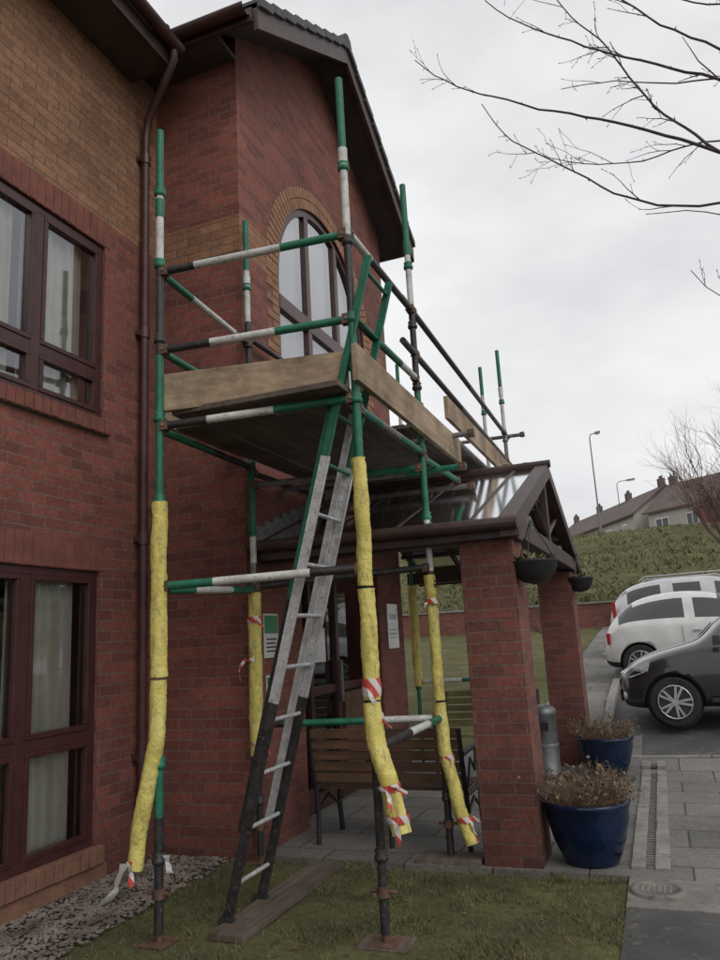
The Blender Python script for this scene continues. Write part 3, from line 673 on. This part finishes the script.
a=poles['A']; strip((a[0]-.11,a[1]-.13,.42),(-.45,-.1,-.75),.26,.034,'polythene',5); strip((a[0]-.09,a[1]-.13,.43),(-.3,-.1,-.6),.13,.016,'tape',15)
mb.tube([(a[0]-.002,a[1],1.335),(a[0],a[1],1.355)],.045,'rust',12)
strip((a[0]+.06,a[1]-.02,.44),(.2,0,-1),.09,.02,'polythene',8)
mb.build('hazard_tape',SC)
mb=MB(); mb.box(-1.72,-1.28,5.17,5.38,0,.04,'plankY',.004); mb.box(-1.6,-1.34,3.78,3.97,-.01,.012,'plankY',.004); mb.build('sole_boards',SC)
mb=MB(); mb.obox((-2.29,4.36,.022),(.0,.66,.0),(.105,.0,0),(0,0,.02),'plankY'); mb.build('timber_plank',bevel=.004)
# ---------------------------------------------------------------- ladder
mb=MB(); fx,tx=-2.38,-1.34; zt=3.72
def lp(t,y): return V((fx+(tx-fx)*t,y,.03+(zt-.03)*t))
d=(lp(1,0)-lp(0,0)).normalized(); nrm=V((-d.z,0,d.x))
def stile(y,t0,t1,k,off=0,w=.024,th=.008):
    a,b2=lp(t0,y)+nrm*off,lp(t1,y)+nrm*off; mb.obox((a+b2)/2,(b2-a)/2,V((0,th,0)),nrm*w,k)
    for s in (-1,1): mb.obox((a+b2)/2+nrm*s*w,(b2-a)/2,V((0,th+.005,0)),nrm*.003,k)
Y0,Y1=3.86,4.24
for y in (Y0,Y1):
    stile(y,0,.31,'black'); stile(y,.31,.68,'alu'); stile(y,.68,1.0,'green',0,.019)
for y in (Y0+.030,Y1-.030): stile(y,.12,.46,'alu' if y>4 else 'black',.045,.018,.007); stile(y,.46,.78,'alu' if y>4 else 'green',.045,.018,.007)
n=13
for i in range(n):
    t=(i+.7)/n; k='black' if t<.3 else ('alu' if t<.66 else 'green')
    mb.tube([lp(t,Y0),lp(t,Y1)],.013,'alu' if k!='green' else k,8)
for y in (Y0,Y1): mb.obox(lp(0,y),(.045,0,0),(0,.02,0),(0,0,.03),'rubber')
mb.build('ladder',bevel=.002)
# ---------------------------------------------------------------- benches
def bench(x0,x1,yb,face,k,nb):
    e=E('park_bench'); mb=MB(); s=face
    for i in range(nb):
        z=.46+i*.080; y=yb-s*(i*.018); mb.box(x0+.03,x1-.03,min(y,y+.02),max(y,y+.02),z,z+.066,k,.004)
    for i in range(5):
        y=yb+s*(.06+i*.085); mb.box(x0+.03,x1-.03,min(y,y+s*.07),max(y,y+s*.07),.40,.425,k,.004)
    mb.build('slats',e); mb=MB()
    for x in (x0+.02,x1-.02,(x0+x1)/2):
        mb.tube([(x,yb+s*.04,0.01),(x,yb+s*.05,.25),(x,yb+s*.03,.40),(x,yb-s*.02,.62),(x,yb-s*.06,.84)],.018,'iron',6)
        if x!=(x0+x1)/2:
            mb.tube([(x,yb+s*.50,0.01),(x,yb+s*.46,.2),(x,yb+s*.48,.42),(x,yb+s*.50,.58),(x,yb+s*.46,.65),(x,yb+s*.30,.67),(x,yb-s*.01,.66)],.022,'iron',8)
            mb.tube([(x,yb+s*.03,.38),(x,yb+s*.47,.38)],.018,'iron',6); mb.tube([(x,yb+s*.05,.25),(x,yb+s*.25,.33),(x,yb+s*.47,.2)],.012,'iron',6)
            mb.tube([(x,yb+s*.1,.43),(x,yb+s*.22,.6),(x,yb+s*.34,.5),(x,yb+s*.40,.64)],.01,'iron',6)
    mb.build('iron_ends',e)
bench(-2.60,-1.40,5.46,1,'slatX',5); bench(-2.45,-1.35,8.75,-1,'slat2X',5)
mb=MB(); bx,by=-1.25,8.25
mb.lathe((bx,by,.01),[(.0,.0),(.125,.0),(.135,.015),(.135,.05),(.128,.06),(.128,.60),(.137,.61),(.137,.66),(.10,.70),(.02,.72),(0,.72)],'bin',24)
mb.box(bx-.06,bx+.06,by-.137,by-.10,.48,.56,'dark'); mb.lathe((bx,by,.01),[(.129,.3),(.132,.305),(.132,.33),(.129,.335)],'steel',24)
mb.build('litter_bin')
# ---------------------------------------------------------------- plant pots
def pot(x,y,r,h,sd,leafy):
    R.seed(sd); e=E('flower_pot'); z=H(x,y)+.01; mb=MB()
    mb.lathe((x,y,z),[(0,.0),(r*.62,.0),(r*.66,.02),(r*.84,h*.35),(r*.97,h*.7),(r*.99,h*.88),(r*1.02,h*.91),(r*1.04,h*.975),(r*1.0,h),(r*.93,h*.985),(r*.90,h*.9)],'blue',40)
    mb.lathe((x,y,z+h*.9),[(0,.03),(r*.91,.0)],'soil',20); mb.build('pot',e)
    mb=MB()
    for i in range(460 if leafy else 320):
        a=R.random()*6.28; q=r*.85*math.sqrt(R.random()); p=V((x+q*math.cos(a),y+q*math.sin(a),z+h*.9))
        lump=.75+.8*noise.noise(V((p.x*7,p.y*7,sd)))
        out=V((math.cos(a),math.sin(a),0))*R.uniform(.0,.14)*(q/r+.2); L=R.uniform(.08,.30)*(1.15-.5*q/r)*lump
        m1=p+out*.5+V((R.gauss(0,.015),R.gauss(0,.015),L*.55)); e2=p+out*1.2+V((R.gauss(0,.03),R.gauss(0,.03),L))
        mb.tube([p,m1,e2],[.0026,.0018,.001],'twig',3,False)
        for j in range(3):
            t=R.uniform(.3,1); b0=m1.lerp(e2,t); t2=b0+V((R.gauss(0,.03),R.gauss(0,.03),R.uniform(0,.045))); mb.tube([b0,t2],[.0014,.0009],'twig',3,False)
            if R.random()<.6:
                w=V((R.gauss(0,.006),R.gauss(0,.006),R.gauss(0,.004))); dd=V((R.gauss(0,.008),R.gauss(0,.008),.010)); mb.add([t2,t2+dd+w,t2+dd*2,t2+dd-w],[(0,1,2,3)],'leafd' if R.random()<.25 else 'twig')
    mb.build('dead_plant',e)
pot(-.60,5.42,.27,.385,4,1); pot(-.68,8.45,.275,.37,5,0)
# ---------------------------------------------------------------- cars
def car(name,x0,y0,face,st,roofw,pk,wheels,wr,glass_rng,pillars,rear):
    e=E(name); zg=H(x0+1,y0+.8)
    W=max(s[1] for s in st); yc=y0+W
    mb=MB(); ring=[]
    for (x,w,zb,belt,top) in st:
        rw=w*(roofw if top-belt>.25 else .80+(roofw-.80)*max(0,(top-belt)-.1)/.15 if top-belt>.1 else .80)
        half=[(w*.86,zb),(w*.97,zb+.10),(w,zb+.5*(belt-zb)),(w*.965,belt-.03),(w*.93,belt),(rw,top-.055 if top-belt>.25 else top-.025),(rw*.55,top-.008)]
        pts=[(-a,z) for a,z in half]+[(0,top)]+[(a,z) for a,z in half[::-1]]
        ring.append([(x0+x,yc+a,zg+z) for a,z in pts])
    k=len(ring[0]); vs=[p for r in ring for p in r]
    for i in range(len(ring)-1):
        xm=(st[i][0]+st[i+1][0])/2
        for j in range(k-1):
            mat=pk
            jj=min(j,k-2-j)
            if jj==4 and glass_rng[0]<xm<glass_rng[1] and not any(a<xm<b2 for a,b2 in pillars): mat='carglass2'
            if jj in (5,6) and any(a<xm<b2 for a,b2 in rear): mat='carglass2'
            if jj==0: mat='plast'
            a,b2,c,d=i*k+j,i*k+j+1,(i+1)*k+j+1,(i+1)*k+j
            mb.add([vs[a],vs[b2],vs[c],vs[d]],[(0,3,2,1)],mat,True)
        a,b2=i*k,i*k+k-1; mb.add([vs[a],vs[b2],vs[b2+k],vs[a+k]],[(0,1,2,3)],'plast')
    mb.add(ring[0],[tuple(range(k))],pk,True); mb.add(ring[-1],[tuple(range(k))[::-1]],pk,True)
    o=mb.build('body',e)
    import bmesh
    bm=bmesh.new(); bm.from_mesh(o.data); bmesh.ops.remove_doubles(bm,verts=bm.verts,dist=.0005); bmesh.ops.recalc_face_normals(bm,faces=bm.faces); bm.to_mesh(o.data); bm.free()
    sb=o.modifiers.new('s','SUBSURF'); sb.levels=2; sb.render_levels=2
    cut=MB()
    for wx in wheels:
        for ys in (-1,1):
            yy=yc+ys*W; cut.tube([(x0+wx,yy-.24,zg+wr),(x0+wx,yy+.24,zg+wr)],wr+.045,'plast',28)
    co=cut.build('cutter'); bo=o.modifiers.new('b','BOOLEAN'); bo.object=co; bo.operation='DIFFERENCE'; bo.solver='EXACT'
    dg=bpy.context.evaluated_depsgraph_get(); me=bpy.data.meshes.new_from_object(o.evaluated_get(dg)); o.modifiers.clear(); o.data=me
    for p in me.polygons: p.use_smooth=True
    bpy.data.objects.remove(co)
    mb=MB()
    for wx in wheels:
        for ys in (-1,1):
            cy=yc+ys*(W-.10); X=x0+wx; Z=zg+wr
            mb.tube([(X,cy-.09,Z),(X,cy-.075,Z),(X,cy+.075,Z),(X,cy+.09,Z)],[wr-.02,wr,wr,wr-.02],'rubber',28)
            yo=cy+ys*.088
            mb.tube([(X,yo,Z),(X,yo+ys*.008,Z)],[wr*.66,wr*.64],'plast',24)
            for q in range(10):
                a=q*2*math.pi/10+.3+(.12 if q%2 else -.12); dv=V((math.cos(a),0,math.sin(a))); mb.obox(V((X,yo+ys*.012,Z))+dv*wr*.34,dv*wr*.30,V((-dv.z,0,dv.x))*.013,V((0,.008,0)),'chrome')
            mb.tube([(X,yo,Z),(X,yo+ys*.022,Z)],.04,'chrome',14)
            mb.tube([(X+math.cos(t)*wr*.66,yo+ys*.010,Z+math.sin(t)*wr*.66) for t in [i*math.pi/12 for i in range(25)]],.010,'chrome',6,False)
            mb.tube([(X,yc+ys*(W-.5),Z),(X,yc+ys*(W-.2),Z)],wr+.04,'plast',20)
    mb.build('wheels',e)
    return e,zg,yc,W
def seam(mb,x,y,z0,z1,s): mb.obox((x,y,(z0+z1)/2),(.003,0,0),(0,.004,0),(0,0,(z1-z0)/2),'plast')
fr=[(0,.50,.24,.50,.55),(.05,.66,.20,.60,.66),(.22,.755,.17,.70,.78),(.5,.795,.17,.80,.88),(.82,.80,.18,.87,.95),(.98,.80,.18,.89,.99),(1.2,.80,.18,.91,1.20),(1.5,.80,.18,.92,1.42),(1.8,.80,.18,.93,1.49),(2.05,.80,.18,.93,1.505),(2.15,.80,.18,.93,1.505),(2.7,.79,.18,.95,1.47),(3.05,.78,.18,.98,1.36),(3.28,.76,.2,.97,1.12),(3.40,.70,.24,.82,.90),(3.44,.6,.3,.6,.66)]
e,zg,yc,W=car('parked_car',-.55,9.86,-1,fr,.60,'pblack',(.60,2.95),.285,(1.1,3.1),[(2.05,2.15)],[(.95,1.6),(3.05,3.32)])
mb=MB(); x0=-.55
for s in (-1,1):
    vs=[(x0+.09,yc+s*.50,zg+.66),(x0+.17,yc+s*.69,zg+.68),(x0+.40,yc+s*.785,zg+.76),(x0+.36,yc+s*.775,zg+.64),(x0+.16,yc+s*.71,zg+.57),(x0+.05,yc+s*.52,zg+.57)]
    o_=[(a-.02,b2+s*.012,c+.008) for a,b2,c in vs]; mb.add(o_,[(0,1,2,3,4,5)],'lamp')
    mb.obox((x0+1.12,yc+s*.92,zg+.98),(.04,0,0),(0,.09,0),(0,0,.055),'pblack'); mb.tube([(x0+1.1,yc+s*.78,zg+.93),(x0+1.12,yc+s*.86,zg+.96)],.018,'plast',6)
    mb.tube([(x0+.09,yc+s*.60,zg+.36),(x0+.05,yc+s*.58,zg+.36)],.05,'lamp',12)
    mb.obox((x0+1.75,yc+s*.803,zg+.80),(.07,0,0),(0,.012,0),(0,0,.012),'chrome')
    for xx in (1.22,2.12): seam(mb,x0+xx,yc+s*.797,zg+.26,zg+.86,s)
    mb.obox((x0+1.75,yc+s*.80,zg+.30),(.75,0,0),(0,.008,0),(0,0,.025),'plast')
mb.box(x0-.02,x0+.04,yc-.4,yc+.4,zg+.28,zg+.42,'plast'); mb.box(x0-.03,x0-.018,yc-.26,yc+.26,zg+.43,zg+.53,'plate'); mb.box(x0+.0,x0+.06,yc-.28,yc+.28,zg+.56,zg+.61,'chrome')
mb.tube([(x0+1.9,yc-.05,zg+1.49),(x0+2.05,yc-.05,zg+1.66)],.006,'plast',5)
for s in (-.35,.25): mb.tube([(x0+.98,yc+s,zg+1.0),(x0+1.18,yc+s+.35,zg+1.17)],.009,'plast',5)
mb.build('trim',e,bevel=.004)
wt=[(0,.60,.30,.55,.62),(.04,.70,.24,.66,.76),(.12,.77,.20,.78,.94),(.27,.80,.18,.90,1.12),(.52,.81,.18,.92,1.32),(.85,.81,.18,.92,1.41),(1.2,.81,.18,.92,1.445),(1.35,.81,.18,.91,1.445),(1.43,.81,.18,.91,1.445),(1.9,.81,.18,.90,1.41),(2.25,.81,.18,.89,1.25),(2.6,.81,.18,.88,1.0),(2.75,.80,.18,.87,.94),(3.1,.78,.18,.82,.88),(3.4,.74,.19,.72,.79),(3.52,.62,.24,.6,.66)]
e,zg,yc,W=car('parked_car',-.95,13.6,1,wt,.60,'pwhite',(.58,2.88),.29,(.3,2.5),[(1.35,1.43),(.42,.60)],[(.10,.50),(1.95,2.6)])
mb=MB(); x0=-.95
for s in (-1,1):
    mb.obox((x0+.10,yc+s*.70,zg+.70),(.03,0,0),(0,.06,0),(0,0,.09),'tail'); mb.obox((x0+2.3,yc+s*.9,zg+1.0),(.05,0,0),(0,.08,0),(0,0,.06),'pwhite')
    mb.obox((x0+1.75,yc+s*.81,zg+.52),(.75,0,0),(0,.008,0),(0,0,.018),'chrome')
    for xx in (1.28,2.42): seam(mb,x0+xx,yc+s*.806,zg+.28,zg+.86,s)
    mb.obox((x0+1.5,yc+s*.812,zg+.78),(.06,0,0),(0,.012,0),(0,0,.012),'chrome')
mb.box(x0-.02,x0+.04,yc-.25,yc+.25,zg+.55,zg+.66,'plate'); mb.box(x0-.03,x0+.05,yc-.62,yc+.62,zg+.40,zg+.45,'chrome'); mb.build('trim',e,bevel=.006)
et=[(0,.60,.30,.60,.66),(.05,.74,.24,.78,.95),(.15,.82,.20,.98,1.18),(.4,.86,.19,1.02,1.46),(.8,.87,.19,1.02,1.56),(1.15,.87,.19,1.02,1.60),(1.25,.87,.19,1.02,1.60),(2.0,.87,.19,1.01,1.61),(2.1,.87,.19,1.01,1.61),(2.6,.87,.19,1.0,1.52),(3.2,.87,.19,.98,1.12),(3.4,.86,.19,.96,1.03),(3.9,.84,.19,.86,.93),(4.2,.78,.2,.74,.8),(4.32,.65,.25,.6,.66)]
e,zg,yc,W=car('parked_car',-1.02,17.0,1,et,.68,'psilver',(.75,3.45),.32,(.3,3.1),[(1.15,1.25),(2.0,2.1)],[(.14,.45),(2.6,3.2)])
mb=MB(); x0=-1.02
for s in (-1,1):
    mb.tube([(x0+.7,yc+s*.58,zg+1.56),(x0+.85,yc+s*.58,zg+1.64),(x0+2.3,yc+s*.58,zg+1.66),(x0+2.45,yc+s*.58,zg+1.58)],.015,'chrome',6)
    mb.obox((x0+.14,yc+s*.80,zg+.98),(.04,0,0),(0,.05,0),(0,0,.16),'tail')
mb.build('trim',e)
mb=MB(); zz=H(0,26)
mb.box(-30,.2,26.2,26.42,zz-.3,zz+.78,'brickP'); mb.box(-30,.25,26.16,26.46,zz+.782,zz+.84,'kerb'); 
mb.box(.9,30,26.2,26.42,zz-.3,zz+.78,'brickP'); mb.build('retaining_wall')
def terrace(p,q,ridge,eave,n,sd):
    e=E('terraced_house'); p=V(p);q=V(q);d=(q-p); L=d.length; t=d.normalized(); s=V((-t.y,t.x,0)); 
    if s.y<0: s=-s
    D=7.5; mb=MB(); zb=p.z-2
    def W_(a,b2,z): r=p+t*a+s*b2; return (r.x,r.y,z)
    c=[W_(0,0,zb),W_(L,0,zb),W_(L,D,zb),W_(0,D,zb),W_(0,0,eave),W_(L,0,eave),W_(L,D,eave),W_(0,D,eave),W_(0,D/2,ridge),W_(L,D/2,ridge)]
    mb.add(c,[(0,1,5,4),(1,2,6,9,5),(2,3,7,6),(3,0,4,8,7)],'render'); mb.build('walls',e)
    mb=MB(); o=.4; rr=(ridge-eave)/(D/2)
    r=[W_(-o,-o,eave-o*rr+.15),W_(L+o,-o,eave-o*rr+.15),W_(L+o,D/2,ridge+.15),W_(-o,D/2,ridge+.15),W_(L+o,D+o,eave-o*rr+.15),W_(-o,D+o,eave-o*rr+.15)]
    lo=[(x,y,z-.18) for x,y,z in r]
    mb.add(r+lo,[(0,1,2,3),(3,2,4,5),(6,9,8,7),(9,11,10,8),(0,6,7,1),(1,7,8,2),(2,8,10,4),(0,3,9,6),(3,5,11,9)],'rooff')
    for i in range(n+1):
        a=L*i/n; a=min(max(a,.5),L-.5); cc=V(W_(a,D/2,ridge+.3)); mb.obox(cc,t*.35,s*.28,V((0,0,.6)),'rooff'); 
        for j in (-.2,.2): b0=cc+t*j+V((0,0,.6)); mb.tube([b0,b0+V((0,0,.3))],.1,'rooff',8)
    mb.build('roof',e)
    mb=MB()
    for i in range(n):
        for a,w in ((.18,1.3),(.68,1.6)):
            for z in (eave-1.5,eave-4.0):
                cc=V(W_(L*(i+a+.08)/n,-.02,z)); mb.obox(cc,t*w/2,s*.04,V((0,0,.6)),'sign'); 
                for sd2 in (-1,1): mb.obox(cc-s*.03+t*sd2*w*.24,t*w*.2,s*.03,V((0,0,.5)),'carglass2')
        cc=V(W_(L*(i+.48)/n,-.02,eave-4.4)); mb.obox(cc,t*.45,s*.05,V((0,0,1.0)),'frame')
    mb.build('windows_and_doors',e)
terrace((16,66,8.6),(.2,80,8.6),15.2,12.4,3,1); terrace((-1.2,82,8.6),(-12.5,105,8.6),15.4,12.7,3,2)
mb=MB(); mb.box(4,12,64,66,7.5,10.2,'redb'); mb.box(3.8,12.2,63.8,66.2,10.2,10.4,'rooff'); 
for i in range(3): mb.box(4.4+i*2.6,6.5+i*2.6,63.97,64.0,8.0,9.9,'frame')
mb.build('garage_block')
def lamp(x,y,h,hw):
    z=H(x,y); mb=MB()
    mb.tube([(x,y,z),(x,y,z+1.2)],.1,'steel',10); mb.tube([(x,y,z+1.2),(x,y,z+h-.3),(x+hw*.25,y,z+h-.05),(x+hw,y,z+h)],[.065,.045,.04,.035],'steel',10)
    mb.obox((x+hw*1.25,y,z+h+.02),(abs(hw)*.4,0,.03),(0,.16,0),(0,0,.07),'kerb'); mb.obox((x+hw*1.25,y,z+h-.07),(abs(hw)*.3,0,0),(0,.12,0),(0,0,.04),'lamp')
    mb.build('street_lamp')
lamp(-3.35,60,8.0,.5); lamp(-2.6,88,8.8,1.2); 
# ---------------------------------------------------------------- trees
def grow(mb,p,d,L,r,dep,k,sp=.55,up=.12,mind=0):
    pts=[p];rs=[r]; n=4; q=p
    for i in range(n):
        d=(d+V((R.gauss(0,.13),R.gauss(0,.13),R.gauss(0,.1)+up*.3))).normalized(); q=q+d*L/n; pts.append(q); rs.append(r*(1-.45*(i+1)/n))
        if dep>0 and i>=mind:
            for _ in range(1 if R.random()<.75 else 2):
                ax=d.orthogonal().normalized(); ax.rotate(Matrix.Rotation(R.random()*6.28,3,d)); nd=(d+ax*R.uniform(sp*.7,sp*1.6)).normalized()
                grow(mb,q,nd,L*R.uniform(.5,.75),rs[-1]*.6,dep-1,k,sp,up)
    mb.tube(pts,rs,k,5 if r<.03 else 8,False)
R.seed(31); mb=MB(); z=H(2.1,23.5)
t=[V((2.15,23.5,z)),V((2.1,23.5,z+1.3)),V((2.2,23.4,z+2.4))]; mb.tube(t,[.13,.10,.09],'bark2',8)
for i in range(9):
    a=i*.75+R.random()*.5; grow(mb,t[-1]+V((0,0,-.6*R.random())),V((math.cos(a)*.75,math.sin(a)*.75,1)).normalized(),2.25,.05,3,'bark2',.6,.3,0)
mb.build('bare_tree')
R.seed(33); mb=MB()
for (x,y,h) in ((-1.95,15.5,1.5),(-2.1,16.3,1.2)):
    zz=H(x,y); mb.tube([(x,y,zz),(x+.03,y,zz+h*.4)],.015,'bark',6)
    for i in range(5): grow(mb,V((x+.03,y,zz+h*.3)),V((R.gauss(0,.4),R.gauss(0,.4),1)).normalized(),h*.6,.009,2,'bark',.5,.3)
mb.build('sapling')
R.seed(41); mb=MB()
trunk=[(3.3,5.9,0),(3.25,5.9,1.4),(3.1,5.8,2.6),(2.95,5.75,3.8),(2.9,5.7,5.4),(2.8,5.8,7)]
mb.tube(trunk,[.2,.16,.14,.11,.07,.03],'bark',12)
def twig(p,d,L,r,dep):
    pts=[p];rs=[r];q=p;n=4
    for i in range(n):
        d=(d+V((R.gauss(0,.12),R.gauss(0,.12),R.gauss(0,.12)+.03))).normalized(); q=q+d*L/n; pts.append(q); rs.append(max(.0014,r*(1-.6*(i+1)/n)))
        if R.random()<.6: mb.tube([q,q+V((R.gauss(0,.006),R.gauss(0,.004),R.gauss(0,.012)))],[rs[-1]*1.3,.0012],'bark',4)
        if dep>0 and R.random()<.45:
            twig(q,(d+V((R.gauss(0,.4),R.gauss(0,.5),R.choice((-1,1))*.7))).normalized(),L*R.uniform(.35,.6),rs[-1]*.7,dep-1)
    mb.tube(pts,rs,'bark',5); mb.tube([q,q+d*.018],[.0032,.0012],'bark',5)
def br(pts,r0,r1,tw,Lm=.38):
    r0*=1.2; r1*=1.25
    pts=[V(p) for p in pts]; out=[]
    for a,b2 in zip(pts,pts[1:]):
        n=max(2,int((b2-a).length/.10))
        for i in range(n): out.append(a.lerp(b2,i/n))
    out.append(pts[-1])
    for _ in range(2): out=[out[0]]+[(out[i-1]+out[i]*2+out[i+1])/4 for i in range(1,len(out)-1)]+[out[-1]]
    out=[p+V((.014*noise.noise(p*5),.03*noise.noise(p*3),.022*noise.noise(p*6+V((3,1,2))))) for p in out]
    m=len(out); rs=[r0+(r1-r0)*(i/(m-1))**.7 for i in range(m)]
    mb.tube(out,rs,'bark',7)
    for i in range(2,m-1):
        if R.random()<tw:
            d=(out[i+1]-out[i]).normalized(); ax=V((R.gauss(0,.3),R.gauss(0,.6),R.choice((-1,1,1))*R.uniform(.5,1)))
            twig(out[i],(d*1.2+ax*.8).normalized(),R.uniform(.10,Lm),rs[i]*.5+.0008,1)
        if R.random()<.4: mb.tube([out[i],out[i]+V((R.gauss(0,.01),0,R.gauss(0,.02)))],[rs[i]*.9,.002],'bark',4)
A0=(2.95,5.75,3.8)
br([A0,(1.9,5.3,3.9),(1.25,5.1,4.2),(.75,5,4.51),(.53,5,4.67),(.05,5,4.97),(-.35,5,5.2),(-.59,5,5.35),(-1.02,5,5.66),(-1.25,5,5.92)],.022,.0028,.38)
br([(2.95,5.75,4.2),(1.7,5.2,4.5),(.82,5,5.02),(.36,5,5.34),(-.16,5,5.72),(-.42,5,5.95),(-.66,5,6.26)],.020,.003,.45)
br([(1.25,5.1,4.18),(.71,5,4.12),(.45,5,4.18),(.22,5,4.26),(-.24,5,4.70),(-.50,5,4.92),(-.62,5,5.05),(-.76,5,5.38)],.010,.0026,.4,.3)
br([(.75,5,4.51),(.4,5.05,5.0),(.12,5.05,5.65),(-.11,5.1,6.04),(-.3,5.1,6.6)],.009,.0025,.5)
br([(2.0,5.4,3.0),(1.2,5.1,3.15),(.9,5,3.4),(.61,5,3.48),(.47,5,3.72)],.009,.002,.35,.2)
br([(2.92,5.72,5.0),(1.5,5.2,5.0),(.95,5,5.15),(.6,5,5.5),(.3,5,5.85),(-.05,5,6.5)],.017,.003,.5)
br([(1.5,5.2,4.05),(1.0,5.0,4.0),(.7,4.95,4.0),(.5,4.9,4.12),(.25,4.9,4.12)],.007,.002,.45,.22)
br([(1.7,5.2,4.5),(1.1,5.3,4.75),(.6,5.3,4.8),(.3,5.3,4.75),(-.1,5.3,4.85),(-.4,5.35,5.05)],.009,.0022,.45)
br([(1.6,5.2,4.9),(1.1,5.3,5.2),(.7,5.3,5.25),(.2,5.35,5.5),(-.2,5.4,5.6)],.009,.0022,.45)
br([(1.9,5.3,5.2),(1.3,5.2,5.6),(.85,5.2,5.75),(.45,5.2,6.1),(.1,5.2,6.3)],.010,.0022,.5)
br([(2.9,5.7,4.6),(2.2,5.9,5.5),(1.4,6,6.3),(.6,6.1,7.0)],.025,.004,.4); br([(2.95,5.75,4),(4.2,6,5.2),(5,6.3,6)],.04,.006,.5)
mb.build('bare_tree')
# ---------------------------------------------------------------- world, sun, camera
w=bpy.data.worlds.new('World'); S.world=w; w.use_nodes=True; nt=w.node_tree; nt.nodes.clear()
out=N(nt,'ShaderNodeOutputWorld'); sky=N(nt,'ShaderNodeTexSky',sky_type='NISHITA'); sky.sun_disc=False
az=math.radians(125); el=math.radians(42); sky.sun_elevation=el; sky.sun_rotation=az
b1=N(nt,'ShaderNodeBackground'); b1.inputs[1].default_value=.08; nt.links.new(sky.outputs[0],b1.inputs[0])
tc=N(nt,'ShaderNodeTexCoord'); mp=N(nt,'ShaderNodeMapping'); mp.inputs['Scale'].default_value=(1,1,2.0); mp.inputs['Location'].default_value=(.3,.1,0); nt.links.new(tc.outputs['Generated'],mp.inputs[0])
f=noi(nt,1.7,6,.52,mp.outputs[0]); r=ramp(nt,[(.32,(.57,.57,.59)),(.48,(.74,.74,.755)),(.64,(.90,.90,.90))]); nt.links.new(f,r.inputs[0])
b2=N(nt,'ShaderNodeBackground'); b2.inputs[1].default_value=1.12; nt.links.new(r.outputs[0],b2.inputs[0])
mx=N(nt,'ShaderNodeMixShader'); mx.inputs[0].default_value=.95; nt.links.new(b1.outputs[0],mx.inputs[1]); nt.links.new(b2.outputs[0],mx.inputs[2]); nt.links.new(mx.outputs[0],out.inputs[0])
sd=bpy.data.lights.new('sun','SUN'); sd.energy=1.0; sd.angle=math.radians(35); sd.color=(1,.97,.93)
so=bpy.data.objects.new('sun',sd); S.collection.objects.link(so)
dirv=V((math.sin(az)*math.cos(el),math.cos(az)*math.cos(el),math.sin(el))); so.rotation_euler=dirv.to_track_quat('Z','Y').to_euler()
cam=bpy.data.cameras.new('camera'); co=bpy.data.objects.new('camera',cam); S.collection.objects.link(co); S.camera=co
cam.sensor_fit='VERTICAL'; cam.sensor_height=24; cam.lens=18.75; cam.clip_start=.05; cam.clip_end=3000
r_=V((.9291,.3658,-.0537)); u_=V((.1247,-.1731,.977)); k_=V((.3481,-.9145,-.2065))
co.matrix_world=Matrix(((r_.x,u_.x,k_.x,0),(r_.y,u_.y,k_.y,0),(r_.z,u_.z,k_.z,1.5),(0,0,0,1)))
S.view_settings.view_transform='Standard'; S.view_settings.look='None'; S.view_settings.exposure=0
